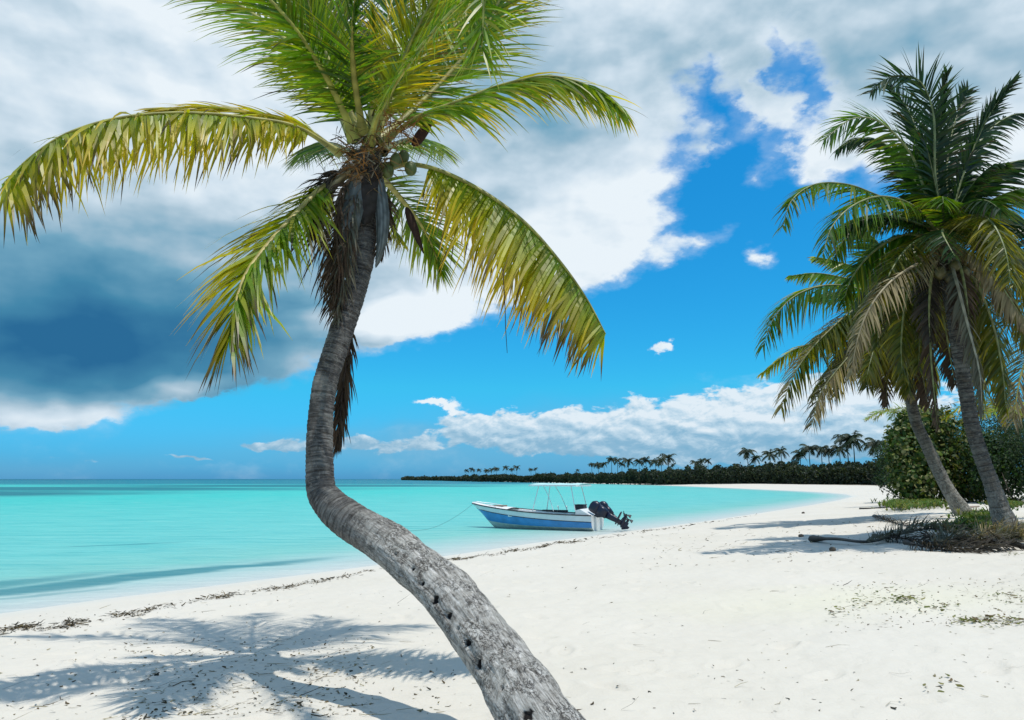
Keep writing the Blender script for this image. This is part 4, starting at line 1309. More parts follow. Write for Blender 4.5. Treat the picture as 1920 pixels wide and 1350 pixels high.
    for i, (pts, pl, mt) in enumerate([([(1988, 540), (1940, 490), (1880, 480), (1835, 520), (1812, 580)], 'green', None),
                                       ([(1988, 550), (1930, 560), (1880, 620), (1850, 700), (1840, 760)], 'olive', None),
                                       ([(1986, 545), (1930, 525), (1870, 560), (1830, 630)], 'olive', None),
                                       ([(1988, 560), (1950, 620), (1915, 700), (1900, 790)], 'tan', DRY),
                                       ([(1988, 540), (1950, 450), (1905, 400), (1860, 390)], 'dark', None),
                                       ([(1988, 540), (2000, 440), (2030, 360)], 'dark', None),
                                       ([(1988, 545), (2060, 500), (2120, 540)], 'green', None)]):
        frond(root3, [(a, c, 19.7 - .25 * j) for j, (a, c) in enumerate(pts)], L=1.1, hint=(0, -.7, .8), n=80, width=.08, lift=-.5, droop=.9, pal=pl, seed=90 + i, mat=mt, stalk_r=.035)

    # two young low palms among the bushes
    for i, (px, py, dd, lab) in enumerate([(1708, 790, 43.0, 'small yellow-green young palm fanning out above the round-leaved bush'),
                                           (1935, 790, 23.0, 'young palm with pale green fronds low at the right edge')]):
        c = P(px, py, dd)
        g = float(ground_h([c.x], [c.y])[0])
        r = empty('young_palm', (c.x, c.y, g))
        tag(r, lab, 'palm tree', 'young palms among the bushes')
        tube_mesh('trunk', [(c.x, c.y, g - .1), (c.x + .05, c.y, g + (c.z - g) * .5), (c.x, c.y, c.z)], [.14, .11, .1], TRUNKW, r)
        rg2 = np.random.default_rng(100 + i)
        for k in range(11):
            a = math.pi * (0.95 - 0.9 * k / 10) if i == 0 else 2 * math.pi * k / 11
            R_ = rg2.uniform(2.0, 2.6)
            dx, dy = math.cos(a) * R_, math.sin(a * 3.1) * 1.0 - .3
            up = 0.8 + 0.5 * math.sin(a) if i == 0 else rg2.uniform(.4, 1.2)
            W = [(c.x, c.y, c.z), (c.x + dx * .35, c.y + dy * .35, c.z + up * .55), (c.x + dx * .75, c.y + dy * .75, c.z + up * .6), (c.x + dx * 1.1, c.y + dy * 1.1, c.z + up * .1)]
            frond(r, W, L=.6, hint=(0, -.6, 1), n=34, width=.06, droop=.7, pal=['lime', 'olive', 'yellow'][k % 3], seed=110 + k + 20 * i, segs=3, world=True, stalk_r=.02)


build_right_palms()


# ------------------------------------------------------------------ bushes and trees of the coast scrub
def leaves(name, parent, centers, radii, n, size, pal, seed=0, up=0.35, mat=None, shape='round', hollow=.55):
    """many single leaves spread through lumpy lobes"""
    rg = np.random.default_rng(seed)
    centers = np.array([tuple(c) for c in centers], dtype=float)
    radii = np.array(radii, dtype=float)
    wgt = (radii[:, 0] * radii[:, 1] * radii[:, 2]) ** (2 / 3)
    k = rg.choice(len(centers), n, p=wgt / wgt.sum())
    d = rg.normal(0, 1, (n, 3))
    d /= np.linalg.norm(d, axis=1)[:, None]
    rr = hollow + (1.22 - hollow) * rg.random(n) ** 0.8
    lump = 0.62 + 0.75 * vnoise(d[:, 0] * 2.3 + k * 3.1 + 9, d[:, 2] * 2.3 + d[:, 1] * 1.9 + 7, seed)
    pos = centers[k] + d * radii[k] * (rr * lump)[:, None]
    nrm = d * 0.8 + np.array([0.1, -0.2, up]) + rg.normal(0, .55, (n, 3))
    nrm /= np.linalg.norm(nrm, axis=1)[:, None]
    t = np.cross(nrm, rg.normal(0, 1, (n, 3)))
    t /= np.linalg.norm(t, axis=1)[:, None]
    b = np.cross(nrm, t)
    s = size * (.45 + 1.0 * rg.random(n) ** 1.3)
    if shape == 'round':
        ang = np.linspace(0, 2 * math.pi, 6, endpoint=False)
        offs = [(math.cos(a), math.sin(a) * .9) for a in ang]
    else:
        offs = [(-1, 0), (0, .38), (1, 0), (0, -.38)]
    m = len(offs)
    V = np.zeros((n, m, 3))
    for i, (a, c) in enumerate(offs):
        V[:, i] = pos + t * (s * a)[:, None] / 2 + b * (s * c)[:, None] / 2 + nrm * (s * 0.12 * (a * a))[:, None]
    cols = np.zeros((n, m, 3))
    base = np.array(pal)[rg.integers(0, len(pal), n)] * rg.uniform(.65, 1.35, n)[:, None]
    cols[:] = base[:, None, :]
    Fc = [tuple(range(i * m, i * m + m)) for i in range(n)]
    return mesh_obj(name, V.reshape(-1, 3), Fc, mat or BUSH, parent, cols=cols.reshape(-1, 3))


PAL_GRAPE = [(.022, .055, .010), (.045, .09, .010), (.08, .12, .012), (.03, .07, .012), (.15, .16, .03), (.30, .29, .13)]
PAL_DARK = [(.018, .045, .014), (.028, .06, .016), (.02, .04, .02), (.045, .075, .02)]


def bush(name, cat, lab, base, lobes, n, size, pal, seed, shape='round', stems=7, hollow=.55, group='bushes and trees behind the palms'):
    g = float(ground_h([base[0]], [base[1]])[0])
    r = empty(name, (base[0], base[1], g))
    tag(r, lab, cat, group)
    rg = np.random.default_rng(seed)
    # small shoots standing out of the outline
    lobes = list(lobes)
    for _ in range(20):
        l = lobes[rg.integers(len(lobes))]
        if l[3] < .7:
            continue
        a, e = rg.uniform(0, 6.28), rg.uniform(-.2, 1.3)
        f = rg.uniform(.95, 1.15)
        k = rg.uniform(.16, .3)
        lobes.append((l[0] + l[3] * f * math.cos(a) * math.cos(e), l[1] + l[4] * f * math.sin(a) * math.cos(e), l[2] + l[5] * f * math.sin(e), l[3] * k, l[4] * k, l[5] * k * 1.4))
    cs = [(base[0] + l[0], base[1] + l[1], g + l[2]) for l in lobes]
    rd = [(l[3], l[4], l[5]) for l in lobes]
    leaves('foliage', r, cs, rd, n, size, pal, seed, shape=shape, hollow=hollow)
    V, Fc = [], []
    for k in range(stems):
        c = cs[k % len(cs)]
        a0 = np.array([base[0] + rg.normal(0, .25), base[1] + rg.normal(0, .25), g - .05])
        a1 = np.array(c) + rg.normal(0, .3, 3)
        mid = (a0 + a1) / 2 + rg.normal(0, .18, 3)
        pth = catmull([a0, mid, a1], 9)
        v0 = len(V)
        for i, p in enumerate(pth):
            rad = .07 * (1 - i / 10) * (1 + max(lobes[0][5] - 2, 0) * .4)
            for j in range(6):
                V.append(p + np.array([math.cos(j * math.pi / 3) * rad, math.sin(j * math.pi / 3) * rad, 0]))
            if i:
                for j in range(6):
                    j2 = (j + 1) % 6
                    a = v0 + (i - 1) * 6
                    Fc.append((a + j, a + j2, a + 6 + j2, a + 6 + j))
    mesh_obj('trunk', V, Fc, WOOD, r)
    return r


WOOD = simple('scrub_wood', (.16, .13, .10), .9, scale=12, var=.25, bump=.02)


def build_scrub():
    p = GP(1728, 946)
    d = p.y
    m = d / F      # metres per photo pixel there
    bush('sea_grape_bush', 'bush', 'big round-leaved green bush at the beach end of the scrub', (p.x, p.y),
         [(0, 0, 80 * m, 44 * m, 50 * m, 58 * m), (-26 * m, -.4, 42 * m, 28 * m, 36 * m, 36 * m), (22 * m, .3, 125 * m, 44 * m, 40 * m, 44 * m), (-22 * m, .2, 122 * m, 24 * m, 30 * m, 34 * m),
          (36 * m, 0, 50 * m, 36 * m, 36 * m, 40 * m), (-8 * m, .2, 152 * m, 22 * m, 26 * m, 22 * m), (-38 * m, 0, 88 * m, 16 * m, 22 * m, 20 * m), (44 * m, 0, 150 * m, 28 * m, 30 * m, 26 * m)], 8500, .19, PAL_GRAPE, 201)
    q = P(1800, 900, d + .5)
    bush('sea_grape_bush', 'bush', 'shady round-leaved bush seen between the two palm trunks', (q.x, q.y),
         [(0, 0, 1.4, 1.5, 1.3, 1.3), (.3, .4, 2.7, 1.6, 1.3, 1.4), (-.5, .5, 2.6, 1.2, 1.2, 1.3), (.6, 0, .8, 1.3, 1.1, .9)], 8000, .16, PAL_GRAPE, 202)
    q = P(1880, 900, d - 2.5)
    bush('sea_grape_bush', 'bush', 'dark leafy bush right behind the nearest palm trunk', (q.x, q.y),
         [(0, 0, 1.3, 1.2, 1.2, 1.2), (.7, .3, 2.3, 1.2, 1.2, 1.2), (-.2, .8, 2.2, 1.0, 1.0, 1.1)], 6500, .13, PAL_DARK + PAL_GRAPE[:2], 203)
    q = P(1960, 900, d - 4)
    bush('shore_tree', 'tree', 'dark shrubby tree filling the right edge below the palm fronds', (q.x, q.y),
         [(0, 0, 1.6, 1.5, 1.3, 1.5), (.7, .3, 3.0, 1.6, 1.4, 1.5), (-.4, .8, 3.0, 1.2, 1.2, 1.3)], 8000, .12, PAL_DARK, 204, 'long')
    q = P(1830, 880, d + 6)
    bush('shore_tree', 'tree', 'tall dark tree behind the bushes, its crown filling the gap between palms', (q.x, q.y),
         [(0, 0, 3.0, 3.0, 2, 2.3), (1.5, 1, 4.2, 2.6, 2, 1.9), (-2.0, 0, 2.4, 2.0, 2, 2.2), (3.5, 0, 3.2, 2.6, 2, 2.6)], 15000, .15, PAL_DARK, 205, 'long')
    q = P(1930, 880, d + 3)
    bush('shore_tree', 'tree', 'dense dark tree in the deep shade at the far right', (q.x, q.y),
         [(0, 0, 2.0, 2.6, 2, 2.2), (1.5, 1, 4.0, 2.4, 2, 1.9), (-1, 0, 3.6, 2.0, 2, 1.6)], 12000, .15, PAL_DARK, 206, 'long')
    q = P(1700, 900, 50)
    bush('shore_tree', 'tree', 'dark bushy tree just left of the round-leaved bush, further along the beach', (q.x, q.y),
         [(0, 0, 1.8, 1.8, 2, 1.9), (.8, 1, 2.8, 1.6, 2, 1.5), (2.4, 2, 2.6, 2.0, 2, 2.2)], 7000, .24, PAL_DARK, 207, 'long')
    # creeping green plants at the feet
    rg = np.random.default_rng(77)
    spots = []
    for (cx, cy, rx, ry, nn) in [(1845, 972, 34, 8, 900), (1690, 945, 34, 7, 700), (1740, 942, 32, 8, 800), (1820, 990, 60, 5, 350), (1890, 945, 40, 9, 500),
                                 (1905, 1000, 26, 8, 200)]:
        for _ in range(nn):
            a = rg.uniform(0, 6.28)
            r = abs(rg.normal(0, .62))
            spots.append((cx + rx * r * math.cos(a), cy + ry * r * math.sin(a)))
    V, Fc, C = [], [], []
    for (sx, sy) in spots:
        g0 = G0(sx, sy, .75)
        z = float(base_h(g0.x, g0.y, 13.0))
        p0 = np.array([g0.x, g0.y, .70])
        col = np.array([(.05, .11, .015), (.09, .15, .02), (.16, .17, .05)][rg.integers(3)]) * rg.uniform(.6, 1.3)
        hh = rg.uniform(.08, .30)
        for b_ in range(3):
            a = rg.uniform(0, 6.28)
            dv = np.array([math.cos(a) * .12, math.sin(a) * .12, hh])
            sdv = np.array([-math.sin(a), math.cos(a), 0]) * .022
            v0 = len(V)
            V += [p0 - sdv, p0 + sdv, p0 + dv * .6 + sdv, p0 + dv * .6 - sdv, p0 + dv * np.array([1.6, 1.6, .9])]
            C += [col * .7, col * .7, col, col, col * 1.2]
            Fc += [(v0, v0 + 1, v0 + 2, v0 + 3), (v0 + 3, v0 + 2, v0 + 4)]
    tag(mesh_obj('ground_cover', V, Fc, BUSH, cols=C), 'bright green creeping plants round the palm feet and bushes', 'plants', kind='stuff')


build_scrub()


# ------------------------------------------------------------------ fallen fronds and litter
def build_fallen():
    # (points px,py), label, seed, pal, L
    data = [([(1524, 1016), (1570, 1021), (1625, 1021), (1680, 1010), (1735, 1004), (1780, 1012), (1812, 1022)], 'fallen grey palm frond whose thick black stalk points left toward the sea', .42, 'grey'),
            ([(1740, 1030), (1790, 1022), (1840, 1022), (1890, 1020), (1925, 1010)], 'tangled dry frond heaped against the nearest palm foot', .45, 'grey'),
            ([(1700, 1028), (1760, 1034), (1830, 1036), (1900, 1032)], 'dark brown withered frond lying along the front of the heap', .4, 'char'),
            ([(1640, 972), (1690, 985), (1740, 992), (1800, 998), (1840, 1004)], 'flattened brown frond on the sand behind the black stalk', .4, 'char'),
            ([(1612, 955), (1660, 953), (1710, 952), (1770, 954)], 'thin dark frond lying at the edge of the shade before the bush', .3, 'brown'),
            ([(1815, 1018), (1860, 1008), (1905, 1016), (1960, 1030)], 'curled pale frond at the right edge of the heap', .5, 'tan'),
            ([(1925, 1032), (1870, 1028), (1815, 1024), (1765, 1018), (1735, 1012)], 'broken dark frond under the heap with its stalk end at the right edge', .4, 'char'),
            ([(1640, 1014), (1690, 1018), (1750, 1024), (1800, 1030)], 'short withered frond caught under the grey one', .35, 'char'),
            ([(1860, 1030), (1890, 1012), (1912, 1000), (1940, 990)], 'small frond leaning up against the right side of the palm foot', .4, 'grey')]
    for i, (pp, lab, L, pl) in enumerate(data):
        W = []
        for k, (a, b_) in enumerate(pp):
            q = GP(a, b_)
            W.append((q.x, q.y, q.z + .07 + .05 * math.sin(k * 1.7 + i) + (.05 if i in (0, 1) and k > 2 else 0)))
        f = frond(None, W, L=L * 1.25, hint=(0, -.3, 1), n=150 if i < 2 else 110, width=.032, droop=1.1, pal=pl, seed=300 + i, world=True, mat=DRY,
                  bare=.30 if i == 0 else .06, stalk_r=.045 if i == 0 else .03, stalk_col=(.03, .025, .022), lift=.75 if i in (0, 1, 5) else .3,
                  fwd=(42, 16), jitter=.45, name='fallen_frond', taper=.7, rise=.1)
        tag(f, lab, 'palm frond', 'fallen fronds under the right palms')
    q0, q1 = GP(1775, 955), GP(1836, 952)
    st = tube_mesh('driftwood_stick', [(q0.x, q0.y, q0.z + .05), ((q0.x + q1.x) / 2, q0.y, q0.z + .1), (q1.x, q1.y, q1.z + .06)], [.05, .045, .03], DRY, cols=[(.42, .33, .27)] * 30)
    tag(st, 'pale stick lying on the sand behind the leaning palm foot', 'driftwood')
    # husks on the sand
    husk = simple('husk', (.10, .08, .06), .9, scale=20, var=.3, bump=.02)
    for k, (px, py, s, lab) in enumerate([(1561, 1033, .07, 'small dark coconut husk on sunlit sand below the black stalk'), (1502, 1007, .07, 'dark coconut husk in the palm shade left of the black stalk'),
                                          (1506, 963, .08, 'small brown husk on the sand near the water end of the shade')]):
        q = GP(px, py)
        e = ellipsoid('coconut_husk', None, (q.x, q.y, q.z + s * .45), (1, .3, .1), s * 1.1, s * .7, (.1, .08, .06), husk, 40 + k, rough=.12, hn=8, rn=10)
        tag(e, lab, 'coconut', 'husks on the sand')


build_fallen()


def build_litter():
    rg = np.random.default_rng(55)
    # wrack line of dead weed
    wr = [(-40, 1207), (0, 1199), (60, 1190), (130, 1180), (195, 1168), (260, 1158), (330, 1143), (400, 1128), (440, 1121), (520, 1107), (600, 1093), (660, 1081), (700, 1072),
          (780, 1062), (850, 1050), (920, 1040), (970, 1030), (1020, 1022), (1080, 1014), (1150, 1005), (1230, 993), (1320, 979), (1420, 965)]
    xs = [a for a, _ in wr]
    ys = [b_ for _, b_ in wr]
    V, Fc, C = [], [], []

    def bit(p, ln, wd, a, col, hz):
        v0 = len(V)
        d = np.array([math.cos(a), math.sin(a), rg.normal(0, .25)])
        s = np.array([-math.sin(a), math.cos(a), rg.normal(0, .5)]) * wd / 2
        p = np.array(tuple(p)) + np.array([0, 0, hz])
        bend = np.array([-math.sin(a), math.cos(a), 0]) * rg.normal(0, .25) * ln
        q1 = p + d * ln * .5 + bend
        q2 = p + d * ln
        V.extend([p - s, p + s, q1 + s, q1 - s, q2 + s * .4, q2 - s * .4])
        C.extend([col] * 6)
        Fc.extend([(v0, v0 + 1, v0 + 2, v0 + 3), (v0 + 3, v0 + 2, v0 + 4, v0 + 5)])
    dens = lambda x: 0.10 + .6 * math.exp(-((x - 40) / 60) ** 2) + 1.3 * math.exp(-((x - 125) / 26) ** 2) + .75 * math.exp(-((x - 240) / 40) ** 2) + .5 * math.exp(-((x - 420) / 25) ** 2) \
        + .5 * math.exp(-((x - 540) / 45) ** 2) + .5 * math.exp(-((x - 635) / 30) ** 2) + .6 * math.exp(-((x - 930) / 55) ** 2) + .6 * math.exp(-((x - 1050) / 45) ** 2) + .4 * math.exp(-((x - 855) / 15) ** 2)
    pts = []
    for _ in range(10500):
        x = rg.uniform(-30, 1420)
        if rg.random() < dens(x) * (0.25 + 1.2 * vnoise(np.array([x / 14]), np.array([3.0]), 3)[0] ** 2):
            py = np.interp(x, xs, ys)
            y = py + rg.normal(0, 1.0) * (py - 898) / 190 * 3.0 + (vnoise(np.array([x / 30]), np.array([8.0]), 3)[0] - .5) * (py - 898) / 18
            pts.append((x, y))
    pa = np.array(pts)
    gx, gy = [], []
    for (a, b_) in pts:
        q = G0(a, b_, .14)
        gx.append(q.x); gy.append(q.y)
    gz = ground_h(gx, gy)
    for i in range(len(pts)):
        sc = max(1.0, gy[i] / 14)
        col = np.array([(.045, .035, .022), (.08, .055, .03), (.03, .028, .02), (.16, .12, .07)][rg.integers(4)]) * rg.uniform(.6, 1.3)
        bit((gx[i], gy[i], gz[i]), rg.uniform(.03, .10) * sc, rg.uniform(.004, .016) * sc, rg.uniform(0, 6.28), col, rg.uniform(.0, .02))
    tag(mesh_obj('seaweed_line', V, Fc, DRY, cols=C), 'broken dark line of dried seaweed along the high water mark', 'seaweed', kind='stuff')
    # small leaf bits and twigs
    V, Fc, C = [], [], []
    xy = []
    for (n_, bx) in [(450, (0, 1090, 860, 1350)), (850, (230, 1180, 700, 1350)), (300, (800, 1000, 1920, 1350)), (500, (1200, 980, 1920, 1060)), (350, (1560, 1100, 1920, 1200))]:
        for _ in range(n_):
            xy.append((rg.uniform(bx[0], bx[2]), bx[1] + (bx[3] - bx[1]) * rg.random()))
    gx, gy = [], []
    for (a, b_) in xy:
        q = G0(a, b_, .4)
        gx.append(q.x); gy.append(q.y)
    gz = ground_h(gx, gy)
    sdv = signed(gx, gy)
    for i in range(len(xy)):
        if sdv[i] < 1.2:
            continue
        sc = max(1.0, gy[i] / 9)
        k = rg.random()
        col = np.array([(.10, .07, .04), (.20, .16, .10), (.05, .045, .035), (.28, .24, .15)][rg.integers(4)]) * rg.uniform(.6, 1.3)
        if k < .8:
            bit((gx[i], gy[i], gz[i]), rg.uniform(.012, .045) * sc, rg.uniform(.004, .014) * sc, rg.uniform(0, 6.28), col, .004)
        else:
            bit((gx[i], gy[i], gz[i]), rg.uniform(.06, .2) * sc, rg.uniform(.003, .006) * sc, rg.uniform(-.6, .9), col, .006)
    tag(mesh_obj('leaf_litter', V, Fc, DRY, cols=C), 'scattered crumbs of dry leaf and twig on the sand', 'litter', kind='stuff')
    # sparse creeping runners on the right
    V, Fc, C = [], [], []
    for (cx, cy, n_, ex) in [(1615, 1128, 30, 18), (1692, 1127, 90, 16), (1755, 1140, 50, 22), (1812, 1165, 70, 16), (1880, 1168, 120, 26), (1905, 1125, 60, 26), (1660, 1118, 30, 30), (1570, 1143, 22, 20),
                             (1900, 1050, 30, 15), (1760, 1275, 12, 25)]:
        for _ in range(n_):
            q = G0(cx + rg.normal(0, ex), cy + rg.normal(0, ex * .22), .5)
            z = ground_h([q.x], [q.y])[0]
            col = np.array([(.16, .17, .05), (.24, .22, .10), (.12, .15, .04), (.14, .10, .06)][rg.integers(4)]) * rg.uniform(.7, 1.2)
            bit((q.x, q.y, z), rg.uniform(.02, .07), rg.uniform(.008, .022), rg.uniform(0, 6.28), col, rg.uniform(.002, .03))
    tag(mesh_obj('beach_creeper', V, Fc, DRY, cols=C), 'sparse yellowish creeping plants on open sand at the right', 'plants', kind='stuff')


build_litter()


# ------------------------------------------------------------------ far woods and palms
FARM = simple('far_foliage', (.030, .050, .028), .95, scale=.6, var=.3, spec=.1)


def build_far_woods():
    rg = np.random.default_rng(31)
    # front edge of the wood: photo x, base y, top y
    prof = [(1700, 914, 862), (1660, 913, 866), (1600, 912, 870), (1560, 911.5, 868), (1520, 911, 872), (1470, 910, 870), (1420, 909, 874), (1380, 908.6, 873), (1340, 908, 877), (1300, 907.4, 878),
            (1260, 907, 882), (1220, 906.4, 880), (1180, 906, 884), (1140, 905.4, 886), (1110, 905, 888), (1070, 904.2, 887), (1030, 903.6, 886), (980, 903, 890), (940, 902.4, 889), (900, 902, 890), (870, 901.4, 891),
            (830, 900.6, 893), (790, 900.2, 894.2), (757, 899.7, 895)]
    prof = prof[::-1]
    px = np.array([p[0] for p in prof], float)
    by = np.interp
    V, Fc, C = [], [], []
    core = []
    xs = []
    x = 757.0
    while x < 1790:
        xs.append(x)
        x += 1.1
    for x in xs:
        pb = np.interp(x, px, [p[1] for p in prof])
        pt = np.interp(x, px, [p[2] for p in prof])
        pb = pb if x < 1700 else 914 + (x - 1700) * .03
        q = G0(x, pb, .5)
        d = q.y
        top = CAMZ + (898 - pt) / F * d
        top *= (0.62 + .16 * min(1, max(0, (x - 1000) / 200))) + 0.3 * vnoise(np.array([x / 9.0]), np.array([2.0]), 4)[0] + .12 * (vnoise(np.array([x / 3.0]), np.array([5.0]), 4)[0] - .5)
        nclump = 30
        # lumpy inner mass so that no beach shows through the wood
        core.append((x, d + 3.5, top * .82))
        for k in range(nclump):
            dep = rg.random() ** 1.5 * 14
            z = top * (rg.random() ** .7) * (1 - .2 * rg.random() * (dep < 2))
            if dep > 3:
                z = top * rg.uniform(.7, 1.08)
            cx = (x - 960) / F * (d + dep) + rg.normal(0, .3)
            s = rg.uniform(.5, 1.1) * max(.8, d / 330) * .75
            c0 = np.array([cx, d + dep, max(z, .4)])
            col = np.array([(.020, .034, .020), (.030, .045, .024), (.016, .026, .020), (.045, .055, .026)][rg.integers(4)]) * rg.uniform(.7, 1.3)
            for t in range(3):
                a = rg.normal(0, 1, 3); a /= np.linalg.norm(a)
                b = np.cross(a, rg.normal(0, 1, 3)); b /= np.linalg.norm(b)
                o = c0 + rg.normal(0, s * .35, 3)
                v0 = len(V)
                V.extend([o - a * s * .5, o + b * s * .4, o + a * s * .5, o - b * s * .4])
                C.extend([col] * 4)
                Fc.append((v0, v0 + 1, v0 + 2, v0 + 3))
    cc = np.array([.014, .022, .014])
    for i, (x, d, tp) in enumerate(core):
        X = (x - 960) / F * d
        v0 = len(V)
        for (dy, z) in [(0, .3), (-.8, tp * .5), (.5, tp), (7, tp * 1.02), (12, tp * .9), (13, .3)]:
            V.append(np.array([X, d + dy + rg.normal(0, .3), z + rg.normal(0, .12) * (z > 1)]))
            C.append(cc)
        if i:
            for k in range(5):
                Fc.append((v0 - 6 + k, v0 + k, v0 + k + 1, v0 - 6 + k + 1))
    o = mesh_obj('woods', V, Fc, BUSH, cols=C)
    tag(o, 'long dark green wood along the far beach, thinning out toward the sea', 'woods', kind='stuff')


build_far_woods()


def far_palm_meshes(seed):
    rg = np.random.default_rng(seed)
    # unit palm: height 1, crown radius about .33, wind from the right
    V, Fc, C = [], [], []
    n = 15
    for k in range(n):
        a = 2 * math.pi * k / n + rg.normal(0, .2)
        el = rg.uniform(-.3, 1.2)
        R_ = rg.uniform(.24, .34)
        dr = np.array([math.cos(a) * math.cos(el), math.sin(a) * math.cos(el), math.sin(el)])
        p = np.array([0, 0, .98])
        d = dr.copy()
        side0 = unit(np.cross(dr, [0, 0, 1.0]))
        col = np.array([.022, .038, .020]) * rg.uniform(.7, 1.5)
        st = 9
        pts = []
        for s in range(st + 1):
            pts.append((p.copy(), d.copy()))
            p = p + d * R_ / st
            d = unit(d + np.array([-.035, 0, -.2]))
        for s in range(1, st + 1):
            p, d = pts[s]
            ln = .105 * (1 - .55 * s / st) * (0.6 + 1.0 * min(1, s / 3))
            for sg in (-1, 1):
                for h in (0, .5):
                    b0 = p - d * R_ / st * h
                    t = unit(d * .6 + side0 * sg * .8 + np.array([0, 0, -.55 + rg.normal(0, .2)]))
                    w_ = d * .012
                    v0 = len(V)
                    V += [b0 - w_, b0 + w_, b0 + t * ln + w_ * .2]
                    C += [col] * 3
                    Fc.append((v0, v0 + 1, v0 + 2))
        for s in range(st):
            v0 = len(V)
            u = np.array([0, 0, .004])
            V += [pts[s][0] - u, pts[s][0] + u, pts[s + 1][0] + u * .6, pts[s + 1][0] - u * .6]
            C += [col] * 4
            Fc.append((v0, v0 + 1, v0 + 2, v0 + 3))
    crown = mesh_obj('crown', V, Fc, BUSH, None, cols=C)
    lean = rg.normal(0, .05)
    pth = catmull([(lean * 1.2, 0, 0), (lean * .7, 0, .3), (lean * .1, 0, .7), (0, 0, .98)], 10)
    tr = tube_mesh('trunk', pth, np.linspace(.017, .010, 10), FARM, None, rn=7)
    return crown, tr


def build_far_palms():
    # photo x, crown centre y, crown width px, distance along the wood, label
    L = [
        (1398, 851, 30, 'palm standing alone over the wood, first from the left in the loose row of three'),
        (1413, 862, 20, 'short palm just right of the first lone palm over the wood'),
        (1440, 857, 28, 'palm in the middle of the loose row, bulky round head'),
        (1461, 851, 26, 'palm at the right end of the loose row, slim trunk'),
        (1496, 855, 30, 'bushy-headed palm starting the taller group right of the loose row'),
        (1513, 845, 32, 'palm second from the left in the taller group'),
        (1536, 847, 28, 'palm third from the left in the taller group, slender straight trunk'),
        (1549, 848, 26, 'palm fourth in the taller group, close against its left neighbour'),
        (1570, 848, 32, 'palm just left of the tallest far palm'),
        (1585, 832, 40, 'back stem of the tallest far palms, head slightly left'),
        (1597, 831, 44, 'tallest far palm, with wide windblown fronds'),
        (1640, 838, 46, 'far palm half hidden beside the hanging fronds of the right palms'),
        (1108, 872, 12, 'tiny palm at the very left of the middle cluster'),
        (1120, 873, 18, 'low palm near the left of the middle cluster'),
        (1131, 872, 14, 'small palm beside the low one in the middle cluster'),
        (1145, 865, 18, 'palm standing up in the left half of the middle cluster'),
        (1156, 866, 16, 'palm close right of the standing one in the middle cluster'),
        (1164, 873, 14, 'low small-headed palm in the dip of the middle cluster'),
        (1176, 868, 22, 'wide-headed palm in the centre of the middle cluster'),
        (1196, 869, 18, 'palm right of the wide-headed one in the middle cluster'),
        (1209, 867, 22, 'dense-headed palm right of centre in the middle cluster'),
        (1226, 870, 20, 'palm left of the tall pair ending the middle cluster'),
        (1237, 866, 22, 'left palm of the tall pair ending the middle cluster'),
        (1250, 862, 26, 'tallest palm of the middle cluster, at its right end'),
        (1259, 873, 10, 'tiny low palm under the tallest of the middle cluster'),
        (1302, 871, 18, 'left palm of the small trio between the two big groups'),
        (1313, 866, 16, 'middle palm of the small trio between the two big groups'),
        (1324, 867, 14, 'right palm of the small trio between the two big groups'),
        (876, 884, 9, 'first tiny palm where the thin point of land begins to rise'),
        (886, 882, 11, 'second tiny palm from the sea end'),
        (899, 883, 9, 'third tiny palm from the sea end'),
        (913, 883, 11, 'fourth tiny palm from the sea end'),
        (922, 882, 11, 'fifth tiny palm from the sea end'),
        (931, 880, 12, 'sixth tiny palm from the sea end, slightly higher'),
        (949, 879, 12, 'seventh tiny palm from the sea end'),
        (960, 881, 10, 'eighth tiny palm from the sea end'),
        (969, 878, 12, 'ninth tiny palm from the sea end, highest of its row'),
        (995, 881, 9, 'tiny palm just past the gap, left of two'),
        (1004, 880, 8, 'tiny palm just past the gap, right of two'),
        (1082, 883, 7, 'lonely tiny palm in the low stretch of wood'),
    ]
    var = [far_palm_meshes(500 + i) for i in range(5)]
    used = set()
    bx = [757, 900, 1000, 1110, 1200, 1300, 1400, 1500, 1600, 1700]
    dd = [1500, 900, 560, 420, 330, 250, 205, 185, 170, 150]
    rg = np.random.default_rng(8)
    for i, (px, py, wd, lab) in enumerate(L):
        d = float(np.interp(px, bx, dd)) + rg.uniform(2, 8)
        x = (px - 960) / F * d
        h = CAMZ + (898 - py + wd * .12) / F * d
        r = empty('coconut_palm', (x, d, 0.3))
        tag(r, lab + ' on the far shore' if len(lab.split()) < 13 else lab, 'palm tree', 'palms above the far wood')
        vi = int(rg.integers(5))
        ang = rg.uniform(-.5, .5)
        cw = wd / F * d / .44
        for k, src in enumerate(var[vi]):
            if vi in used:
                c = src.copy()
                COL.objects.link(c)
            else:
                c = src
            c.parent = r
            c.location = (0, 0, 0)
            if k == 0:
                c.scale = (cw, cw, cw)
                c.location = (0, 0, (h - .3) - .98 * cw)
                c.rotation_euler = (0, 0, ang)
            else:
                hh = h - .3
                c.scale = (hh * .9, hh * .9, hh * 1.0)
        used.add(vi)
    for vi in range(5):
        if vi not in used:
            for s in var[vi]:
                bpy.data.objects.remove(s)


build_far_palms()


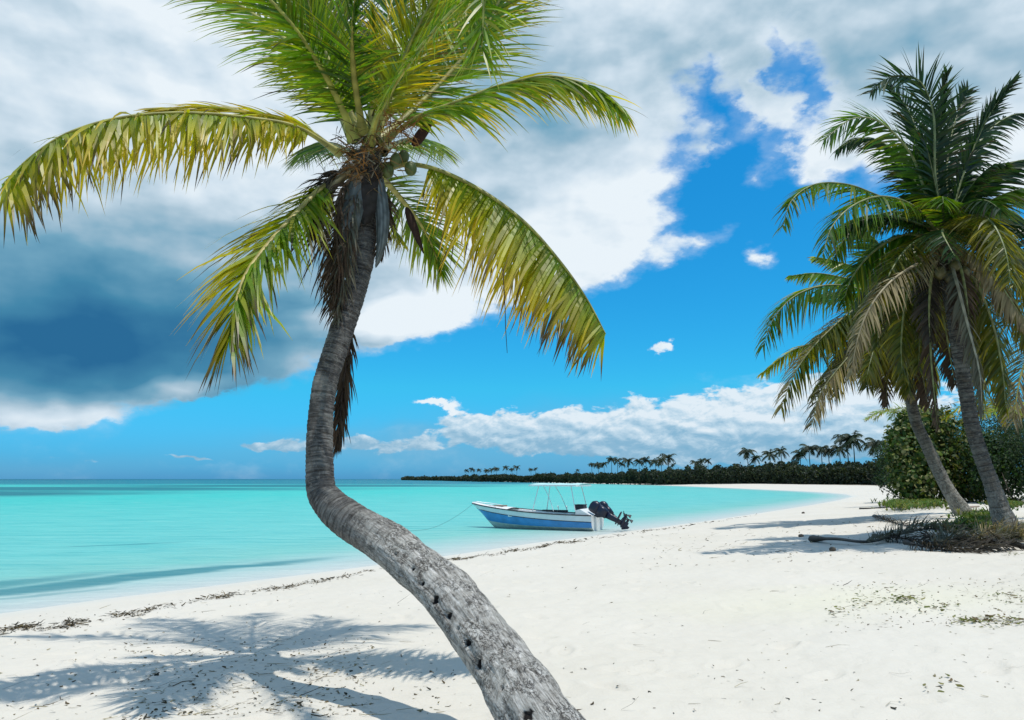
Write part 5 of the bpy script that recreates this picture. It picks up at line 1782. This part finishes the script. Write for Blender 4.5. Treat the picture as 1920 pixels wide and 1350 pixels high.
# ------------------------------------------------------------------ the boat
def build_boat():
    stern = G0(1110, 997)
    bow = G0(874, 990)
    ax = Vector((bow.x - stern.x, bow.y - stern.y, 0))
    Lb = ax.length
    ax.normalize()
    sd_ = Vector((-ax.y, ax.x, 0))
    ang = math.atan2(ax.y, ax.x)
    # keel line is further from us by half the beam
    if sd_.y < 0:
        sd_ = -sd_
    org = Vector((stern.x, stern.y, 0)) + sd_ * 0.72
    root = empty('motorboat', (org.x, org.y, 0))
    tag(root, 'white open motorboat with a broad blue stripe, afloat by the beach, outboards tilted up', 'boat')
    xf = Matrix.Translation(org) @ Matrix.Rotation(ang, 4, 'Z')

    def T(v):
        return [tuple(xf @ Vector(p)) for p in v]

    def put(name, V, Fc, mat, parent=root, **k):
        return mesh_obj(name, T(V), Fc, mat, root if parent is root else parent, **k) if parent is root else _child(name, V, Fc, mat, parent, **k)

    def _child(name, V, Fc, mat, parent, **k):
        o = mesh_obj(name, T(V), Fc, mat, None, **k)
        o.parent = parent
        return o
    white = simple('boat_white', (.72, .73, .72), .35, var=.05, scale=3)
    blue = simple('boat_blue', (.045, .23, .54), .35, var=.12, scale=2.5)
    bottom = simple('boat_bottom', (.50, .55, .52), .5, var=.12, scale=3)
    rubber = simple('black_rubber', (.02, .022, .03), .6)
    navy = simple('motor_navy', (.006, .009, .028), .35, var=.1)
    metal = simple('pale_tube', (.75, .78, .78), .3, metal=.3, var=.03)
    inner = simple('boat_inner', (.74, .75, .74), .6, var=.08, scale=5)
    # hull sections
    N = 34
    rows = []
    s0 = 0.0
    for i in range(N):
        q = i / (N - 1)
        half = 0.80 * (1 - max(0, (q - .30) / .70) ** 2.3) ** .9 * (0.96 + .04 * min(1, q * 4)) + .012
        sheer = 0.575 + 0.04 * q + 0.31 * q ** 2.2
        blu = sheer - .25 + .05 * q
        chx = 0.13 + 0.20 * q ** 3
        keel = -0.18 + 0.45 * max(0, (q - .7) / .3) ** 2.2
        if keel > chx - .06:
            keel = chx - .06

        def at_z(z, f):
            rk = 1 - (z - keel) / (sheer - keel)
            return (Lb * q + 0.10 * q ** 5 - 0.75 * q ** 5 * rk, half * f, z)
        fl = 0.30 * q ** 2
        rows.append([at_z(sheer, 1.0), at_z(blu + .02, .99), at_z(blu, .985), at_z((blu + chx) / 2, .965 - fl * .45), at_z(chx, .90 - fl),
                     at_z((chx + keel) / 2, .52 - fl * .4), at_z(keel, 0)])
    V, Fc, MI = [], [], []
    m = len(rows[0])
    for r in rows:
        V += [(a, b_, c) for a, b_, c in r]
        V += [(a, -b_, c) for a, b_, c in r]
    for i in range(N - 1):
        for sgn in (0, 1):
            for j in range(m - 1):
                a = i * 2 * m + sgn * m + j
                b_ = a + 2 * m
                Fc.append((a, b_, b_ + 1, a + 1) if sgn == 0 else (a, a + 1, b_ + 1, b_))
                MI.append([0, 0, 1, 1, 2, 2][j])
    # transom
    for j in range(m - 1):
        a = j
        b_ = m + j
        Fc.append((a, a + 1, b_ + 1, b_))
        MI.append(0)
    mesh_obj('hull', T(V), Fc, None, root, mats=[white, blue, bottom], midx=MI, smooth=False)
    # inside: side liners and sole
    V, Fc = [], []
    for r in rows[1:25]:
        x, h, z = r[0]
        V += [(x, h - .03, z - .01), (x, h - .10, z - .02), (x, h - .13, .30), (x, -h + .13, .30), (x, -h + .10, z - .02), (x, -h + .03, z - .01)]
    nn = 24
    for i in range(nn - 1):
        for j in range(5):
            a = i * 6 + j
            Fc.append((a, a + 1, a + 7, a + 6))
    put('liner', V, Fc, inner)
    # foredeck
    V, Fc = [], []
    fd = rows[22:]
    for r in fd:
        x, h, z = r[0]
        for v in (-1, -.5, 0, .5, 1):
            V.append((x, h * v, z + .015 + .05 * (1 - v * v)))
    for i in range(len(fd) - 1):
        for j in range(4):
            a = i * 5 + j
            Fc.append((a, a + 1, a + 6, a + 5))
    put('foredeck', V, Fc, white, smooth=True)

    def tube(name, pts, r, mat, parent=root, rn=8, closed=False):
        n_ = max(8, 5 * len(pts))
        c = catmull(pts, n_)
        o = tube_mesh(name, T(c), [r] * n_, mat, root if parent is root else None, rn=rn)
        if parent is not root:
            o.parent = parent
        return o
    for sg in (1, -1):
        tube('rub_rail', [(r[0][0], sg * (r[0][1] + .012), r[0][2]) for r in rows[::3]] + [(rows[-1][0][0] + .01, 0, rows[-1][0][2])], .022, rubber)
    for sg in (1, -1):
        tube('stripe_edge', [(r[2][0], sg * (r[2][1] + .010), r[2][2] + .012) for r in rows[::3]], .012, rubber)

    def box(name, c, s, mat, parent=root, bev=.03, rot=0.0, ry=0.0):
        import bmesh
        bm = bmesh.new()
        bmesh.ops.create_cube(bm, size=1)
        bmesh.ops.scale(bm, vec=s, verts=bm.verts)
        bmesh.ops.bevel(bm, geom=bm.edges[:], offset=bev, segments=2, affect='EDGES', profile=.6)
        c = (c[0], c[1], c[2] - .08)
        M_ = xf @ Matrix.Translation(c) @ Matrix.Rotation(ry, 4, 'Y') @ Matrix.Rotation(rot, 4, 'Z')
        bmesh.ops.transform(bm, matrix=M_, verts=bm.verts)
        V = [tuple(v.co) for v in bm.verts]
        Fc = [tuple(v.index for v in f.verts) for f in bm.faces]
        bm.free()
        o = mesh_obj(name, V, Fc, mat, root if parent is root else None)
        if parent is not root:
            o.parent = parent
        return o
    # benches, bow locker, side cushions
    box('bench', (Lb * .80, 0, .93), (.62, .50, .05), simple('bench_brown', (.20, .15, .11), .7), bev=.02)
    box('bench', (Lb * .62, 0, .58), (.38, 1.35, .07), white, bev=.02)
    box('bench', (Lb * .28, 0, .60), (.45, 1.3, .08), white, bev=.02)
    for k, (xx, ln) in enumerate([(Lb * .43, .62), (Lb * .325, .42), (Lb * .20, .22)]):
        box('gunwale_cushion', (xx, -.77 if sd_.y > 0 else .77, .735), (ln, .17, .085), rubber, bev=.03)
    # stern: white engine well sloping down, black seat back
    V = [(.02, -.74, .56), (.62, -.74, .58), (.62, -.74, .76), (.45, -.74, .80), (.02, .74, .56), (.62, .74, .58), (.62, .74, .76), (.45, .74, .80)]
    Fc = [(0, 1, 2, 3), (4, 7, 6, 5), (0, 3, 7, 4), (1, 5, 6, 2), (3, 2, 6, 7), (0, 4, 5, 1)]
    put('engine_well', V, Fc, white)
    sb = box('seat_box', (.78, -.34, .86), (.36, .40, .26), rubber, bev=.04)
    box('seat_lid', (.78, -.34, 1.00), (.38, .42, .035), rubber, parent=sb, bev=.012)
    # T-top
    zt = 1.64
    x0, x1 = .48, 2.48
    for (xx, yy, xb, yb) in [(x0 + .35, .6, x0 + .15, .72), (x0 + .35, -.6, x0 + .15, -.72), (x1 - .35, .6, x1 - .15, .75), (x1 - .35, -.6, x1 - .15, -.75)]:
        tube('canopy_post', [(xb, yb, .70), ((xx + xb) / 2, (yy + yb) / 2, (.7 + zt) / 2), (xx, yy, zt)], .018, metal, rn=6)
    for sg in (1, -1):
        tube('brace', [(x0 + 1.0, sg * .74, .70), (x0 + 1.2, sg * .68, 1.2), (x0 + 1.45, sg * .62, zt)], .014, metal, rn=6)
    V, Fc = [], []
    for i in range(9):
        for j in range(7):
            u, v = i / 8, j / 6
            V.append((x0 + (x1 - x0) * u, -.75 + 1.5 * v, zt + .03 + .05 * math.sin(math.pi * v) * (1 + .2 * math.sin(i * 2))))
    for i in range(8):
        for j in range(6):
            a = i * 7 + j
            Fc.append((a, a + 1, a + 8, a + 7))
    cn = put('canopy', V, Fc, simple('canopy_cloth', (.45, .68, .68), .7, var=.05), smooth=True)
    sm = cn.modifiers.new('thick', 'SOLIDIFY')
    sm.thickness = .015
    fr_ = [(x0, -.75, zt), (x1, -.75, zt), (x1, .75, zt), (x0, .75, zt), (x0, -.75, zt)]
    for a, b_ in zip(fr_[:-1], fr_[1:]):
        o = tube('canopy_rail', [a, tuple((np.array(a) + np.array(b_)) / 2), b_], .018, metal, rn=6)
    # bow rail, boarding ladder
    for sg in (1, -1):
        tube('bow_rail', [(Lb * .76, sg * .48, .78), (Lb * .80, sg * .44, .86), (Lb * .90, sg * .30, .94), (Lb * 1.0, sg * .06, 1.0)], .012, metal, rn=6)
    ls = -1 if sd_.y > 0 else 1
    lx = 1.55
    lad = tube('boarding_ladder', [(lx, ls * .80, .80), (lx, ls * .92, .84), (lx, ls * .93, .5), (lx, ls * .93, .02)], .016, metal, rn=6)
    tube('rail', [(lx + .36, ls * .80, .80), (lx + .36, ls * .92, .84), (lx + .36, ls * .93, .5), (lx + .36, ls * .93, .02)], .016, metal, parent=lad, rn=6)
    for z in (.12, .34, .56):
        tube('rung', [(lx, ls * .93, z), (lx + .18, ls * .93, z), (lx + .36, ls * .93, z)], .014, metal, parent=lad, rn=6)
    # the two short dark words on the white topside, too small to read
    for a0, ln in [(.86, .17), (.60, .22)]:
        r = rows[2]
        V, Fc = [], []
        xx = a0
        k = 0
        while xx > a0 - ln:
            w_ = .018
            zc = r[1][2] + .11
            hh = (.022, .03, .024)[k % 3]
            yo = ls * (.80 * .97 + .035)
            v0 = len(V)
            V += [(xx, yo, zc - hh), (xx - w_, yo, zc - hh), (xx - w_ - .008, yo, zc + hh), (xx - .008, yo, zc + hh)]
            Fc.append((v0, v0 + 1, v0 + 2, v0 + 3))
            xx -= .032
            k += 1
        put('lettering', V, Fc, rubber)

    # outboards, tilted up
    def outboard(yc, tilt, sc=1.0):
        piv = Vector((-.14, yc, .60))
        M_ = xf @ Matrix.Translation(piv) @ Matrix.Rotation(tilt, 4, 'Y') @ Matrix.Scale(sc, 4)
        e = bpy.data.objects.new('outboard_motor', None)

        def loft(name, secs, mat, parent=None, rn=16):
            V, Fc = [], []
            for (z, x, hx, hy) in secs:
                for j in range(rn):
                    a = 2 * math.pi * j / rn
                    ca, sa = math.cos(a), math.sin(a)
                    p_ = 0.7
                    V.append(M_ @ Vector((x + hx * math.copysign(abs(ca) ** p_, ca), hy * math.copysign(abs(sa) ** p_, sa), z)))
            for i in range(len(secs) - 1):
                for j in range(rn):
                    j2 = (j + 1) % rn
                    Fc.append((i * rn + j, i * rn + j2, (i + 1) * rn + j2, (i + 1) * rn + j))
            Fc.append(tuple(range(rn - 1, -1, -1)))
            Fc.append(tuple(range((len(secs) - 1) * rn, len(secs) * rn)))
            o = mesh_obj(name, V, Fc, mat, root if parent is None else None, smooth=True)
            if parent is not None:
                o.parent = parent
            return o
        # body of the motor is the part; its pieces hang below it
        body = loft('outboard_motor', [(-.30, -.16, .17, .12), (-.10, -.18, .20, .15), (.12, -.18, .22, .16)], navy)
        loft('cowl', [(.10, -.18, .22, .16), (.16, -.19, .25, .17), (.30, -.20, .25, .17), (.42, -.17, .20, .14), (.46, -.15, .13, .09)], navy, body)
        loft('leg', [(-.95, -.18, .07, .035), (-.75, -.17, .10, .045), (-.5, -.16, .12, .06), (-.29, -.16, .14, .09)], navy, body, 12)
        loft('cavitation_plate', [(-.78, -.28, .28, .13), (-.755, -.28, .28, .13)], navy, body, 12)
        # gearcase torpedo
        V, Fc = [], []
        rn = 12
        for i, (x, r) in enumerate([(.12, .01), (.06, .045), (-.05, .065), (-.25, .065), (-.36, .045), (-.40, .03)]):
            for j in range(rn):
                a = 2 * math.pi * j / rn
                V.append(M_ @ Vector((x - .12, r * math.cos(a), -1.0 + r * math.sin(a))))
        for i in range(5):
            for j in range(rn):
                j2 = (j + 1) % rn
                Fc.append((i * rn + j, i * rn + j2, (i + 1) * rn + j2, (i + 1) * rn + j))
        o = mesh_obj('gearcase', V, Fc, navy, None, smooth=True)
        o.parent = body
        # skeg
        V = [M_ @ Vector(p) for p in [(0, .012, -1.03), (-.28, .012, -1.03), (-.30, .006, -1.22), (-.20, .006, -1.22), (0, -.012, -1.03), (-.28, -.012, -1.03), (-.30, -.006, -1.22), (-.20, -.006, -1.22)]]
        o = mesh_obj('skeg', V, [(0, 1, 2, 3), (4, 7, 6, 5), (0, 4, 5, 1), (1, 5, 6, 2), (2, 6, 7, 3), (3, 7, 4, 0)], navy, None)
        o.parent = body
        # propeller
        V, Fc = [], []
        for k in range(3):
            a = 2 * math.pi * k / 3
            for (r, w_, tw) in [(.04, .05, 0), (.11, .09, .03), (.17, .07, .05), (.19, .02, .06)]:
                c, s = math.cos(a), math.sin(a)
                for sg in (-1, 1):
                    V.append(M_ @ Vector((-.55 + sg * tw, r * c - sg * w_ * s, -1.0 + r * s + sg * w_ * c)))
            v0 = k * 8
            for i in range(3):
                Fc.append((v0 + 2 * i, v0 + 2 * i + 1, v0 + 2 * i + 3, v0 + 2 * i + 2))
        o = mesh_obj('propeller', V, Fc, rubber, None)
        o.parent = body
        sm_ = o.modifiers.new('t', 'SOLIDIFY')
        sm_.thickness = .012
        # clamp bracket and tiller
        V = [M_ @ Vector(p) for p in [(.10, -.12, -.05), (.10, .12, -.05), (-.05, .12, -.25), (-.05, -.12, -.25), (.10, -.12, .10), (.10, .12, .10), (-.05, .12, .10), (-.05, -.12, .10)]]
        o = mesh_obj('bracket', V, [(0, 1, 2, 3), (4, 7, 6, 5), (0, 4, 5, 1), (1, 5, 6, 2), (2, 6, 7, 3), (3, 7, 4, 0)], rubber, None)
        o.parent = body
    outboard(-.36 if sd_.y > 0 else .36, math.radians(50), .86)
    outboard(.36 if sd_.y > 0 else -.36, math.radians(62), .94)

    # anchor line: a thing of its own, from the bow down into the water
    a = xf @ Vector((rows[-1][0][0], 0, rows[-1][0][2] - .05))
    b_ = G0(735, 997, .02)
    pts = []
    for i in range(13):
        t = i / 12
        p = Vector(a).lerp(b_, t)
        p.z = a.z * max(0, 1 - t * 1.6) ** 1.6 + .010
        pts.append(p)
    rp = tube_mesh('mooring_rope', pts, [.005] * 13, simple('rope', (.05, .13, .14), .8), rn=6)
    tag(rp, 'thin dark mooring rope running from the bow of the boat into the water', 'rope')


build_boat()
